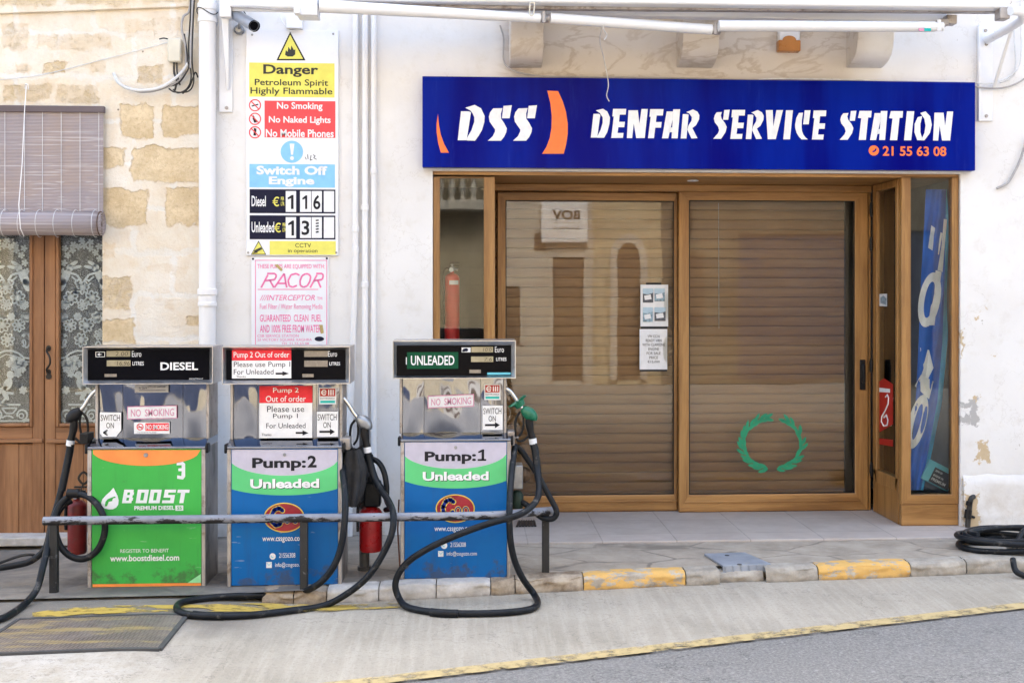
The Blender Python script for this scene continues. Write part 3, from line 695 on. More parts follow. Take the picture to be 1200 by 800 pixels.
# bamboo roller blind
bl = thing('bamboo_blind', 'weathered grey bamboo roller blind half rolled up over the brown doors', 'blind', P(30, 262, -.1))
XB0, XB1 = P(-80, 200, -.04).x, P(121, 200, -.04).x
m = MB(); m.bx(-80, 123.5, 121.5, 131, -.05, -.012); m.build('head_rail', basic('weathered_slat', (.17, .13, .14), .7, 0, .35, 8, stretch=(.1, 1, 1)), bl, bevel=.003)
z0, z1 = P(60, 250, -.04).z, P(60, 131, -.04).z
m = MB(); m.grid(lambda a, b: (XB0 + (XB1 - XB0) * a, -.036 + .006 * math.sin(a * 17) * (1 - b), z0 + (z1 - z0) * b), 40, 6); sh = m.build('reed_sheet', M['blind'], bl)
for u in (-40, -17, 6, 29, 50, 72, 94, 116):
    x = P(u, 200, -.04).x; MB().tube([(x, -.044, z0), (x, -.044, z1)], .0016, 5).build('stitching', M['cable_white'], sh)
rc = P(100, 262, -.1); rr = .077; sp = []
m = MB()
N_ = 90
for k in range(N_ + 1):
    a = k / N_ * 2 * math.pi * 4.2; r = .022 + (rr - .022) * k / N_; sp.append((-.1 + r * math.cos(a), rc.z + r * math.sin(a)))
XR = P(124, 262, -.1).x - .02
n0 = m.add([(XB0, y, z) for y, z in sp] + [(XR, y, z) for y, z in sp])
for k in range(N_): m.face([n0 + k, n0 + k + 1, n0 + N_ + 2 + k, n0 + N_ + 1 + k])
_rc = MB(); _rc.lathe((XR - .012, -.1, rc.z), [(0, 0), (rr - .004, 0), (rr - .004, .004), (0, .004)], 24, 'x'); _rc.build('roll_gap_disc', basic('dark_reed_end', (.09, .045, .025), .8, 0, .4, 40), bl)  # brown reed end disc, added so the spiral gaps look dark
ro = m.build('rolled_reeds', M['blind'], bl); so = ro.modifiers.new('thickness', 'SOLIDIFY'); so.thickness = .006
for u in (-24, 0, 20, 41, 62, 84, 107):
    x = P(u, 262, -.18).x; m = MB(); m.tube([(x, -.1 + (rr + .004) * math.cos(R(a)), rc.z + (rr + .004) * math.sin(R(a))) for a in range(60, 300, 12)], .0016, 5); m.build('stitching', M['cable_white'], ro)
m = MB(); m.tube([P(31, 100, -.02), P(30.5, 105, -.045), P(29, 126, -.06), P(26, 190, -.09), P(22, 240, -.186), P(24, 268, -.19), P(28, 277, -.15)], .0028, 6); m.tube(curve([(29, 104, -.01), (30, 99, -.03), (33, 100, -.03), (33, 105, -.02)], 5), .004, 6); m.build('pull_cord', M['white_pvc'], bl)

# ============================================================ SHOP BUILDING
shop = thing('shop_building', 'whitewashed shop building with recessed oak and glass shopfront', 'building', (2.0, .5, 0))
XL, XR_ = P(507, 400, 0).x, P(1125.5, 400, 0).x
ZO = P(800, 202, 0).z
m = MB(); m.box(XJ + .002, XL, 0, .35, -.2, 7.5); m.box(XR_, 9, 0, .35, -.2, 7.5); m.box(XL, XR_, 0, .35, ZO, 7.5); m.box(XJ + .002, 9, .36, 4.5, 6.9, 7.4); m.box(XJ + .002, 9, 4.51, 4.8, -.2, 7.4); m.box(9.01, 9.3, 0, 4.8, -.2, 7.5); m.box(XJ + .002, XJ + .25, .36, 4.5, -.2, 6.89)
m.build('wall', M['white_wall'], shop, smooth=False)
m = MB(); zz = P(1160, 556, 0).z
m.grid(lambda a, b: (XR_ + .012 + (3.3 * a), -.004 - .018 * (1 - sm(.9, 1, b)) + .006 * noise.noise(Vector((a * 40, b * 6, 1))), -.1 + (zz + .1 + .012 * noise.noise(Vector((a * 30, 0, 4)))) * b), 80, 14)
m.build('plinth', M['white_wall'], shop, ang=60)
# balcony above the frame and its corbels
zs = 3.42
m = MB(); m.box(P(575, 40, -.1).x, P(1062, 40, -.1).x, -.62, -.003, zs, zs + .12); m.build('balcony_slab', M['white_wall'], shop, bevel=.01)
for u0, u1 in ((598, 637), (800, 843), (1005, 1048)):
    xa, xb = P(u0, 60, -.22).x, P(u1, 60, -.22).x; zl = P((u0 + u1) / 2, 80, 0).z
    prof = [(0, zl), (-.05, zl + .005), (-.12, zl + .018), (-.175, zl + .045), (-.21, zl + .09), (-.228, zl + .15), (-.24, zs - .002), (0, zs - .002)]
    m = MB(); m.prism([(xa, y, z) for y, z in prof], (xb - xa, 0, 0)); m.build('corbel', M['white_wall'], shop, bevel=.006)
YB = .57
# soffit and head beam of the recess
xl2, xr2 = P(580, 300, 0).x, P(1056.5, 400, 0).x
m = MB(); m.box(XL + .003, XR_ - .003, .02, .9, ZO - .022, ZO - .002); m.build('soffit', M['oak_h'], shop)
m = MB(); zh0, zh1 = P(800, 224.5, YB).z, ZO - .024
m.box(xl2 - .05, xr2, YB - .012, YB + .06, zh0, zh1); m.box(xl2 - .05, xr2, YB - .03, YB - .012, zh0 + .055, zh0 + .085); m.build('head_beam', M['oak_h'], shop, bevel=.004)
for px_ in (830,):
    pt = P(812, 203, .3); m = MB(); m.lathe((pt.x, .3, ZO - .027), [(.0, 0), (.035, 0), (.038, .004), (.038, .005)], 18); m.build('downlight', M['white_metal'], shop)
# display windows (bays) each side of the recess
def bay(u0, u1, g0, g1, xin, side):
    a0, a1, z0, z1 = rect(u0, 203.5, u1, 626, 0.02); zg0 = P((u0 + u1) / 2, 579.5, .02).z; zg1 = P((u0 + u1) / 2, 208.5, .02).z
    z0 = .013
    b0, b1 = P(g0, 400, .02).x, P(g1, 400, .02).x
    a1 = min(a1, XR_ - .002); a0 = max(a0, XL + .002)
    m = MB().ring4(a0, a1, zg0 - .06, z1 - .02, b0, b1, zg0, zg1, .02, .075)
    fr = m.build('display_window', [M['oak'], M['oak_h']], shop, bevel=.005)
    m = MB(); m.box(a0 + .001, a1 - .001, .024, .072, z0, zg0 - .0605); m.build('lower_panel', M['oak_h'], fr, bevel=.004)
    m = MB(); m.box(b0 - .004, b1 + .004, .045, .051, zg0 - .004, zg1 + .004); m.build('glass_pane', M['glass_bay'], fr)
    m = MB()                                      # inside of the case
    if side > 0: x_out, x_in = XR_ - .005, xin
    else: x_out, x_in = XL + .005, xin
    m.box(min(x_in, x_out), max(x_in, x_out), .92, .94, z0, z1); m.box(min(x_in, x_out), max(x_in, x_out), .08, .92, zg0 - .06, zg0 - .035)
    m.box(x_out - .002, x_out + .002, .08, .92, z0, z1)
    m.build('case_lining', M['bay_room'] if side > 0 else M['dark_room'], shop)
    return zg0, zg1
ZG0, ZG1 = bay(507, 580, 515.5, 567, P(580, 400, .02).x - .02, -1)
bay(1056.5, 1124.5, 1067.5, 1115.5, xr2 + .03, 1)
# inner side of the left bay and hinged side door of the right bay
z1 = ZO - .025
m = MB(); x = P(580, 400, .02).x; m.box(x - .03, x - .004, .078, YB + .05, .013, z1); m.build('side_panel', M['oak'], shop, bevel=.003)
X0 = xr2 + .002; yg0, yg1 = .12, .475
zg0, zg1 = PX(1036, 569, X0).z, PX(1036, 222, X0).z
m = MB(); m.ring4(.078, .55, .30, z1, yg0, yg1, zg0, zg1, -X0 - .05, -X0); m.v = [Vector((-v.y, v.x, v.z)) for v in m.v]
sd = m.build('side_door', [M['oak'], M['oak']], shop, bevel=.004)
m = MB(); m.box(X0 + .004, X0 + .048, .079, .549, .013, .2995); m.build('lower_panel', M['oak'], sd, bevel=.003)
m = MB(); m.box(X0 + .022, X0 + .028, yg0 - .004, yg1 + .004, zg0 - .004, zg1 + .004); m.build('glass_pane', M['glass_bay'], sd)
for v in (246, 286, 428, 548):
    p = PX(1019.5, v, X0 - .004); m = MB(); m.tube([(X0 - .006, .552, p.z - .045), (X0 - .006, .552, p.z + .045)], .011, 10); m.tube([(X0 - .006, .552, p.z - .03), (X0 - .006, .552, p.z + .03)], .014, 10); m.build('hinge', M['black_plastic'], sd)
# sliding doors
def slide(u0, u1, g0, g1, y, vt, vb, gt, gb, lab):
    a0, a1, z0, z1 = rect(u0, vt, u1, vb, y); z0 = .0135
    b0, b1 = P(g0, 400, y).x, P(g1, 400, y).x; c0, c1 = P((u0 + u1) / 2, gb, y).z, P((u0 + u1) / 2, gt, y).z
    m = MB().ring4(a0, a1, z0, z1, b0, b1, c0, c1, y, y + .05); d = m.build('sliding_door', [M['oak'], M['oak_h']], shop, bevel=.006); d['label'] = lab
    m = MB(); m.box(b0 - .03, b1 + .03, y - .006, y - .0005, z0 + .062, z0 + .074); m.build('rail_bead', M['oak_h'], d, bevel=.003)
    m = MB(); m.box(b0 - .003, b1 + .003, y + .02, y + .026, c0 - .003, c1 + .003); m.build('glass_pane', M['glass'], d)
    m = MB(); w = .006
    m.ring4(b0 + .0005, b1 - .0005, c0 + .0005, c1 - .0005, b0 + w, b1 - w, c0 + w, c1 - w, y + .006, y + .0195)
    m.build('gasket', [M['black_plastic'], M['black_plastic']], d)
    return d
d1 = slide(583, 793.5, 592.5, 790, YB + .055, 225.5, 606, 235, 580, 'left leaf with paper notices')
d2 = slide(795.5, 1017.5, 807.5, 1002, YB, 225, 604, 235, 578.5, 'right leaf with green wreath')
p0, p1 = P(1011, 455, YB - .01), P(1011, 423, YB - .01)
m = MB(); m.box(p0.x - .019, p0.x + .019, YB - .016, YB - .001, p0.z - .01, p1.z + .01); m.box(p0.x - .013, p0.x + .010, YB - .045, YB - .017, p0.z + .04, p1.z - .02); m.build('door_handle', M['black_plastic'], d2, bevel=.006)
p = P(1012.5, 440, YB - .02); m = MB(); m.box(p.x - .004, p.x + .004, YB - .018, YB - .0145, p.z - .012, p.z + .008); m.build('keyhole', M['chrome'], d2)
m = MB(); m.box(P(1018, 400, YB).x + .002, X0 - .002, YB + .01, YB + .05, .013, z1); m.build('door_jamb', M['oak'], shop, bevel=.003)
# roller shutter behind the glass
m = MB(); zt_, zb_ = P(800, 224, .72).z, .02; pitch = .0655; x0s, x1s = xl2 - .03, P(989, 400, .72).x
k = 0; z = zt_
while z > zb_:
    pr = [(.003, 0), (-.0045, -.0015), (-.006, -.006), (-.0068, -.030), (-.006, -.054), (-.0045, -.0595), (.001, -.0605), (.006, -.063), (.006, -.0655)]
    m.grid(lambda a, b, z=z: (x0s + (x1s - x0s) * a, .72 + pr[min(8, int(round(b * 8)))][0], z + pr[min(8, int(round(b * 8)))][1]), 1, 8)
    z -= pitch
m.build('roller_shutter', M['shutter'], shop, ang=50)
m = MB(); m.box(x1s, X0 + .01, .70, .80, .0135, z1); m.box(x0s, X0, .95, .98, 0.0135, z1); m.build('dark_interior', M['dark_room'], shop)
m = MB(); m.tube([P(842, 238, .69), P(842.5, 385, .69)], .002, 5); m.build('shutter_cord', M['cable_grey'], shop)

# ============================================================ SIGN OVER THE SHOP
sg = thing('shop_sign', 'long royal blue sign board with white brush lettering above the doors', 'sign', P(820, 200, -.05))
YS = -.07
a0, a1, z0, z1 = rect(495, 93, 1143, 198, YS)
m = MB(); m.box(a0, a1, YS, -.004, z0, z1); m.build('board', M['shop_blue'], sg, bevel=.003)
YT = YS - .0015
m = MB()
zm = lambda k, ou, ov, pts: [(ou + x / k, ov + y / k) for x, y in pts]
D_ = [[(268, 237), (330, 238), (346, 246), (316, 440), (313, 463), (243, 463)], [(302, 210), (375, 187), (425, 215), (453, 275), (451, 320), (432, 385), (405, 430), (378, 467), (313, 465), (318, 440), (350, 385), (372, 320), (372, 285), (360, 255), (342, 232)]]
S_ = [[(520, 215), (592, 213), (580, 255), (582, 296), (605, 330), (626, 370), (622, 400), (605, 437), (580, 467), (478, 467), (516, 432), (534, 395), (534, 378), (515, 352), (492, 318), (486, 280), (496, 245)], [(600, 195), (665, 190), (648, 292), (588, 292)]]
for q in D_: m.flat(zm(6.667, 500, 95, q), YT)
for dx in (0, 197):
    for q in S_: m.flat(zm(6.667, 500, 95, [(x + dx, y) for x, y in q]), YT)
gl = {'D': [[(85, 127), (118, 127), (128, 133), (110, 270), (108, 280), (68, 280)], [(100, 105), (145, 94), (172, 112), (189, 150), (186, 190), (172, 245), (152, 281), (108, 281), (110, 270), (130, 230), (143, 185), (143, 150), (126, 122)]],
      'E': [[(210, 95), (293, 95), (290, 132), (252, 132), (247, 178), (285, 178), (281, 213), (243, 213), (238, 250), (276, 250), (272, 282), (198, 282), (214, 145), (205, 143)]],
      'N': [[(308, 105), (368, 105), (378, 190), (392, 97), (432, 97), (412, 283), (358, 283), (342, 190), (332, 283), (298, 283)]],
      'F': [[(447, 97), (532, 97), (527, 138), (488, 138), (483, 180), (520, 180), (516, 217), (479, 217), (471, 285), (433, 285), (450, 147), (442, 145)]],
      'A': [[(552, 112), (592, 112), (590, 166), (562, 284), (522, 284)], [(592.5, 112), (594, 98), (638, 98), (622, 284), (583, 284), (590.5, 166)], [(576, 214), (588.5, 214), (586, 245), (568.5, 245)]],
      'R': [[(655, 128), (683, 128), (692, 132), (678, 284), (642, 284)], [(678, 115), (720, 98), (748, 113), (760, 135), (758, 162), (738, 200), (715, 217), (748, 282), (710, 284), (684, 228), (690, 203), (710, 170), (712, 148), (696, 124)]],
      'S': [[(872, 120), (905, 118), (898, 140), (903, 160), (925, 190), (936, 215), (928, 248), (900, 290), (850, 290), (880, 255), (888, 235), (880, 210), (860, 185), (854, 160), (860, 138)], [(920, 105), (955, 103), (945, 168), (912, 168)]],
      'V': [[(0, 0), (40, 0), (44, 100), (62, 0), (100, 0), (58, 178), (12, 178)]], 'I': [[(17, 0), (60, 0), (42, 178), (0, 178)]],
      'T': [[(560, 110), (633, 110), (630, 150), (612, 150), (598, 285), (555, 285), (570, 155), (550, 152)]],
      'C': [[(185, 120), (168, 150), (160, 190), (161, 215), (170, 242), (185, 266), (203, 283), (246, 283), (230, 272), (216, 255), (206, 232), (203, 205), (205, 165), (213, 118)], [(224, 104), (263, 104), (251, 190), (213.5, 190)]],
      'O': [[(915, 150), (942, 143), (931, 190), (931, 240), (945, 287), (912, 287), (895, 240), (896, 190)], [(930, 125), (962, 115), (990, 145), (1000, 195), (988, 245), (955, 288), (934, 288), (955, 245), (962, 200), (955, 160), (940, 138)]]}
def putglyph(ch, u0, u1, v0, v1):
    ps = gl[ch]; xs = [x for p in ps for x, y in p]; ys_ = [y for p in ps for x, y in p]
    ax, bx_, ay, by = min(xs), max(xs), min(ys_), max(ys_)
    for p in ps: m.flat([(u0 + (x - ax) / (bx_ - ax) * (u1 - u0), v0 + (y - ay) / (by - ay) * (v1 - v0)) for x, y in p], YT)
m.build('monogram', M['white_print'], sg, smooth=False); m = MB()
for ch, u0, u1 in (('D', 692.3, 714.8), ('E', 716.3, 733.8), ('N', 734.6, 759.2), ('F', 759.4, 777.6), ('A', 775.8, 797), ('R', 797.7, 819.6), ('S', 835.8, 855.2), ('E', 855.8, 873.2), ('R', 874, 895), ('V', 897.4, 917.6), ('I', 917.9, 929.2), ('C', 931.8, 949.8), ('E', 951.4, 968.4),
                   ('S', 984, 1003.6), ('T', 1005.4, 1021.4), ('A', 1019.6, 1040), ('T', 1042, 1058.2), ('I', 1059.4, 1071.4), ('O', 1071.6, 1092), ('N', 1093.4, 1117)):
    d = (u0 - 692) / 425 * 3.4; putglyph(ch, u0, u1, 127.6 + d, 161.6 + d)
m.build('lettering', M['white_print'], sg, smooth=False)
m = MB()
m.flat([(513.2, 133.5), (514.3, 146), (516.5, 158), (520.5, 169), (526, 179), (516.6, 179), (513.4, 167), (511.7, 155), (511.6, 146)], YT); m.build('orange_arc', M['orange_print'], sg, smooth=False); m = MB()
m.flat([(641.3, 106.4), (654, 107), (659.5, 119), (663.2, 131), (665.3, 145), (665.3, 157), (663.5, 169), (660.6, 180.3), (635.4, 180.3), (640.5, 172), (644.3, 162), (646.3, 150), (646.6, 136), (645, 121)], YT); m.build('orange_arc', M['orange_print'], sg, smooth=False)
m = MB(); m.disc(1024, 176.5, 6, 6, YT); m.build('phone_disc', M['orange_print'], sg, smooth=False); m = MB(); m.text('21 55 63 08', 1034.5, 171.5, 1109, 183, YT, .022); m.build('phone_number', M['orange_print'], sg, smooth=False)
m = MB(); m.ring(1023.5, 173.5, 4, 5, 1.8, YT - .001, 10, 0, 10, 110); m.build('phone_symbol', M['shop_blue'], sg, smooth=False)

# ============================================================ WARNING SIGN AND FILTER NOTICE
ds = thing('warning_sign', 'tall white warning and fuel price board with yellow, red and blue panels on wall', 'sign', P(342, 299, -.01))
YW = -.016; y1, y2, y3 = YW - .001, YW - .002, YW - .003
m = MB(); m.bx(288.5, 35, 396.5, 299.5, YW, -.003); m.build('board', M['sign_board'], ds, bevel=.002)
m = MB()
for u, v in ((295.5, 41), (390.5, 40), (290.8, 296), (394, 296)): p = P(u, v, YW); m.lathe((p.x, YW - .004, p.z), [(.0, 0), (.006, .0), (.007, .004)], 10, 'y')
m.build('screw', M['grey_metal'], ds)
ht = MB().flat([(340, 37.5), (358, 71), (324, 71)], y1).build('hazard_triangle', M['black_print'], ds, smooth=False)
MB().flat([(340, 41), (355.3, 69.3), (326.7, 69.3)], y2).build('yellow_field', M['sign_yellow'], ht, smooth=False)
MB().flat([(334, 64.5), (335, 59), (337, 61), (338, 55), (340.5, 59), (341.5, 53.5), (344.5, 59), (346, 58), (346, 64), (343, 66.5), (337, 66.5)], y3).build('flame_symbol', M['grey_print'], ht, smooth=False)
pn = MB().quad(292, 74, 392, 114, y1).build('danger_panel', M['sign_yellow'], ds, smooth=False)
m = MB(); m.text('Danger', 308.5, 76, 373, 90.5, y2, .025); m.text('Petroleum Spirit', 298.5, 93, 384.5, 102.8, y2, .012); m.text('Highly Flammable', 293.5, 103, 389.5, 112.8, y2, .012); m.build('lettering', M['grey_print'], pn, smooth=False)
pn = MB().quad(310, 118.5, 393, 161.5, y1).build('prohibition_panel', M['sign_red'], ds, smooth=False)
m = MB(); m.text('No Smoking', 324.5, 120, 378, 130.5, y2, .022); m.text('No Naked Lights', 315, 136.5, 387.5, 146.5, y2, .022); m.text('No Mobile Phones', 311.5, 151.8, 391, 161, y2, .022); m.build('lettering', M['white_print'], pn, smooth=False)
for k, v in enumerate((123.5, 139.5, 155.2)):
    m = MB(); m.ring(298.8, v, 7.2, 7.2, 1.3, y2); m.line([(294, v - 5), (303.6, v + 5)], 1.3, y3); pr = m.build('prohibition_mark', M['sign_red'], ds, smooth=False)
    m = MB()
    if k == 0: m.line([(295, 124.5), (302.5, 122.5)], 1.4, y1)
    elif k == 1: m.flat([(297, 135), (299, 139), (302, 143), (298, 144), (296, 139)], y1)
    else: m.flat([(297.5, 150), (300.5, 151), (300, 159), (297, 159)], y1)
    m.build('pictogram', M['black_print'], pr, smooth=False)
pn = MB().disc(342, 178, 13.2, 13, y1, 32).build('mandatory_disc', M['sign_blue'], ds, smooth=False)
m = MB(); m.flat([(339.5, 168.5), (345, 168.5), (343.4, 181.5), (341, 181.5)], y2); m.disc(342.2, 185.5, 2.3, 2.3, y2, 12); m.build('exclamation_mark', M['white_print'], pn, smooth=False)
pn = MB().quad(292.3, 192.5, 392.5, 219.8, y1).build('engine_panel', M['sign_blue'], ds, smooth=False)
m = MB(); m.text('Switch Off', 300.5, 194.5, 383.5, 205, y2, .04); m.text('Engine', 315, 207, 368.5, 219, y2, .04); m.build('lettering', M['white_print'], pn, smooth=False)
yy = y2 - .001
def euro(m, u, v, h):
    m.ring(u + 3.6, v + h / 2, 4.2, h / 2, 1.7, y2, 18, 0, 50, 310); m.quad(u - 1.6, v + h * .38, u + 4.6, v + h * .47, y2); m.quad(u - 1.6, v + h * .56, u + 4.2, v + h * .65, y2)
for row, (v, nm, w, eu) in enumerate(((222, 'Diesel', 311.5, 321), (252.5, 'Unleaded', 321.3, 323))):
    pn = MB().quad(292.5, v, 393, v + 28, y1).build('price_panel', M['navy_print'], ds, smooth=False)
    MB().text(nm, 294.8, v + 7.5, w, v + 20, y2, .02).build('lettering', M['white_print'], pn, smooth=False)
    m = MB(); euro(m, eu, v + 8.5, 11.5); m.text('PER\nLTR', eu + 8.2, v + 8.8, eu + 12.2, v + 19, y2, .02); m.build('euro_symbol', M['sign_yellow'], pn, smooth=False)
    for a, b in ((334.8, 347), (351.6, 364.5), (365.2, 377.2), (379.4, 391.6)): MB().quad(a, v + 2, b, v + 26.4, y2).build('number_tile', M['white_print'], pn, smooth=False)
    if row == 0: dgs = (('1', 337, 228.5, 344, 245, .03), ('1', 354.2, 229, 360, 245, .01), ('6', 367, 228.5, 375.5, 245.5, .02))
    else: dgs = (('1', 337.5, 258.5, 344.5, 276, .03), ('3', 353.5, 258.5, 362.5, 275.5, .02))
    for q in dgs: (MB().one(*q[1:5], yy) if q[0] == '1' else MB().text(*q[:5], yy, q[5])).build('digit', M['black_print'], pn, smooth=False)
    if row:
        m = MB()
        for k in range(5): m.line([(370, 258.5 + 3.4 * k), (373.5, 258 + 3.4 * k)], 1.6, yy)
        m.build('digit', M['black_print'], pn, smooth=False)
pn = MB().flat([(303, 282), (312, 298.5), (294, 298.5)], y1).build('camera_triangle', M['black_print'], ds, smooth=False)
MB().flat([(303, 283.8), (310.8, 297.5), (295.3, 297.5)], y2).build('yellow_field', M['sign_yellow'], pn, smooth=False)
m = MB(); m.flat([(297.5, 293.5), (306, 289.5), (307.5, 292), (301.5, 295), (298, 296.2)], y3); m.line([(296.5, 296.5), (302, 295.5)], 1.2, y3); m.build('camera_symbol', M['grey_print'], pn, smooth=False)
pn = MB().quad(316, 282.5, 393.5, 298.5, y1).build('camera_panel', M['sign_yellow'], ds, smooth=False)
m = MB(); m.text('CCTV', 346, 285, 364.5, 290, y2); m.text('in operation', 337.5, 291.8, 372, 297.2, y2); m.build('lettering', M['grey_print'], pn, smooth=False)
m = MB(); m.line([(357.5, 184), (359, 187)], .7, y1); m.line([(360.5, 181), (361, 186.5)], .8, y1); m.line([(364.5, 182), (363.5, 188), (366, 187)], .8, y1); m.line([(367, 181.5), (369.5, 183), (367.5, 185), (371, 187)], .8, y1); m.build('scribble', M['grey_print'], ds, smooth=False)

fs = thing('filter_notice', 'pale board with faded pink lettering directly below the fuel price board', 'sign', P(340, 405, -.008))
YW = -.012; y1, y2 = YW - .001, YW - .002
m = MB(); m.bx(294.5, 301.5, 385, 408, YW, -.003); m.build('board', M['sign_board'], fs, bevel=.0015)
m = MB()
for q in ((299, 304.6, 383.3, 305.4), (299, 304.6, 299.8, 407), (382.5, 304.6, 383.3, 407)): m.quad(*q, y1)
m.build('pink_border', M['pink_print'], fs, smooth=False); m = MB(); m.text('THESE PUMPS ARE EQUIPPED WITH:', 301.5, 309.5, 380.5, 315.5, y1, .01)
m.build('pink_lettering', M['pink_print'], fs, smooth=False); m = MB()
rc_ = [[[(306, 337), (314, 322)], [(313, 320.5), (322, 320.5), (324, 323), (322, 327.5), (311, 329)], [(316, 328), (321, 337)]], [[(321.5, 337), (333, 320.5), (336, 337)], [(326, 332), (335, 332)]],
       [[(351, 322.5), (347, 320.5), (341, 322), (337.5, 329), (339, 335), (343, 336.5), (348, 334.5)]], [[(358, 320.8), (354, 323), (351.5, 329), (352, 334.5), (355.5, 336.5), (360, 335), (363, 330), (364, 324), (361.5, 321), (358, 320.8)]],
       [[(363.5, 337), (371.5, 322)], [(370.5, 320.5), (377.5, 320.5), (379, 323), (377.5, 327.5), (368, 329)], [(372, 328), (376, 337)]]]
for lt in rc_:
    for st in lt: m.line(st, 2.1, y1)
m.build('brush_lettering', M['pink_print'], fs, smooth=False); m = MB(); m.quad(302, 338.6, 373, 339.5, y1); m.text('///INTERCEPTOR', 304.5, 345.5, 369, 352, y1, .006, .25); m.text('TM', 371.5, 348, 377.5, 351.5, y1)
m.build('pink_lettering', M['pink_print'], fs, smooth=False); m = MB(); m.text('Fuel Filter / Water Removing Media', 304.5, 356, 378, 363.8, y1); m.text('GUARANTEED  CLEAN  FUEL', 304.5, 368.5, 377, 376.8, y1, .015); m.text('AND 100% FREE FROM WATER', 304.5, 380.5, 376, 389.5, y1, .015)
m.build('pink_lettering', M['pink_print'], fs, smooth=False); m = MB(); m.text('CSB SERVICE STATION', 301.5, 391.7, 350, 395, y1); m.text('23 VICTORY SQUARE XAGHRA', 301.5, 396.4, 365.5, 400, y1); m.text('TEL 21 55 63 08', 330, 401, 362, 404, y1)
m.build('pink_lettering', M['pink_print'], fs, smooth=False)
m = MB(); m.disc(374.2, 397, 5.6, 2.8, y1); m.build('oval_badge', M['navy_print'], fs, smooth=False)
m = MB(); m.flat([(321.5, 310.5), (325.5, 309.5), (331.5, 316), (329.5, 318)], y2); m.flat([(374, 380.5), (378, 380.5), (379.5, 390), (376, 391)], y2); m.build('tape_scrap', M['tan_tape'], fs, smooth=False)
m = MB()
for u, v in ((296.5, 303.3), (383, 302.8)): p = P(u, v, YW); m.lathe((p.x, YW - .004, p.z), [(.0, 0), (.006, .0), (.007, .004)], 10, 'y')
m.build('screw', M['navy_print'], fs)

# ============================================================ PIPES, CABLES AND FITTINGS ON THE WALL
dp = thing('downpipe', 'thick white rainwater downpipe between stone house and white shop wall', 'pipe', P(243, 640, -.06))
xp = P(243, 300, -.06).x; rp = abs(P(252.5, 300, -.06).x - P(233, 300, -.06).x) / 2
m = MB(); m.tube([(xp, -.062, -.03), (xp, -.062, 6.5)], rp, 24); m.build('pipe', M['white_pvc'], dp)
for v0, v1 in ((4, 27), (338, 359)):
    za, zb2 = P(243, v1, -.06).z, P(243, v0, -.06).z; h = zb2 - za
    m = MB(); m.lathe((xp, -.062, za), [(rp, 0), (rp + .007, .003), (rp + .007, h * .2), (rp + .003, h * .25), (rp + .003, h * .6), (rp + .009, h * .66), (rp + .009, h * .95), (rp, h)], 24); m.build('collar', M['white_pvc'], dp)
m = MB(); p = P(243, 15, -.06); m.tube([(xp + (rp + .011) * math.cos(R(a)), -.062 + (rp + .011) * math.sin(R(a)), p.z + .02 * math.sin(R(a * 2))) for a in range(170, 380, 15)], .003, 6); m.build('tie_wire', M['cable_black'], dp)
for lab, u, w, v1, joints in (('thin white conduit beside the price board, bending aside near its foot', 416.5, 7, 665, (268, 292)), ('thin white conduit with two couplings, in the middle of three on wall', 427.8, 7.2, 655, (243, 333)), ('thin white conduit of three on wall, the one farther from the price board', 438, 6.4, 650, (200,))):
    t = thing('wall_conduit', lab, 'pipe', P(u, v1, -.02), 'thin white conduits on the wall')
    x = P(u, 300, -.02).x; r = w * .00525 / 2
    m = MB(); zb2 = .0
    if u < 420: m.tube(spline([(x - .035, -.02, zb2), (x - .035, -.02, P(u, 500, 0).z), (x - .02, -.02, P(u, 440, 0).z), (x, -.02, P(u, 300, 0).z), (x, -.02, P(u, 290, 0).z), (x, -.02, 4.)], 6), r, 12)
    else: m.tube([(x, -.02, zb2), (x, -.02, 4.)], r, 12)
    m.build('pipe', M['white_pvc'], t)
    for v in joints:
        z = P(u, v, -.02).z; m = MB(); m.lathe((x, -.02, z - .02), [(r, 0), (r + .004, .001), (r + .004, .034), (r, .036)], 12); m.build('coupling', M['white_pvc'], t)
def cable(name, pts, r, mat, label, cat='cable', n=7):
    o = MB().tube(curve(pts, n), r, 7).build(name, mat); return tag(o, label, cat)
cable('cable', [(133, 86, -.02), (139, 97, -.05), (152, 104.5, -.07), (172, 106, -.07), (192, 101, -.06), (212, 86, -.05), (222, 70, -.05), (225, 45, -.05), (226, -20, -.05)], .009, M['cable_white'], 'white cut cable curving across the stone wall beside the downpipe')
cable('cable', [(146, 101, -.035), (165, 108, -.04), (190, 104, -.04), (214, 90, -.04), (218, 60, -.04), (213, 35, -.04), (215, 20, -.04), (222, 12, -.04), (226, -20, -.03)], .007, M['cable_grey'], 'grey cable looping behind the white cable on the stone wall')
t = thing('cable_bundle', 'dark bundle of tangled thin cables running down beside the white downpipe', 'cables', P(227, 110, -.05))
for pts, mt in (([(224, -20, -.06), (223, 20, -.07), (221, 60, -.06), (224, 90, -.06), (219, 104, -.06), (209, 109, -.06), (203, 105, -.05)], 'cable_black'), ([(229, -20, -.06), (226, 30, -.07), (225, 70, -.07), (227, 95, -.06), (221, 107, -.05), (205, 108, -.05), (198, 104, -.04)], 'cable_black'),
                ([(227, -20, -.08), (224, 40, -.08), (223, 80, -.075)], 'cable_grey'), ([(232, 91, -.03), (229, 85, -.05), (226, 92, -.06), (222, 102, -.05), (214, 110, -.04)], 'cable_black'), ([(216, 40, -.03), (219, 62, -.05), (220, 72, -.07), (221, 80, -.07), (210, 97, -.05), (200, 101, -.03)], 'cable_black')):
    MB().tube(curve(pts), .0045, 6).build('cable', M[mt], t)
jb = thing('junction_box', 'small cream junction box on the stone wall beside the cables', 'box', P(203, 72, -.03))
m = MB(); m.bx(196, 45, 211.5, 72.5, -.06, -.003); m.build('housing', M['cream_plastic'], jb, bevel=.008)
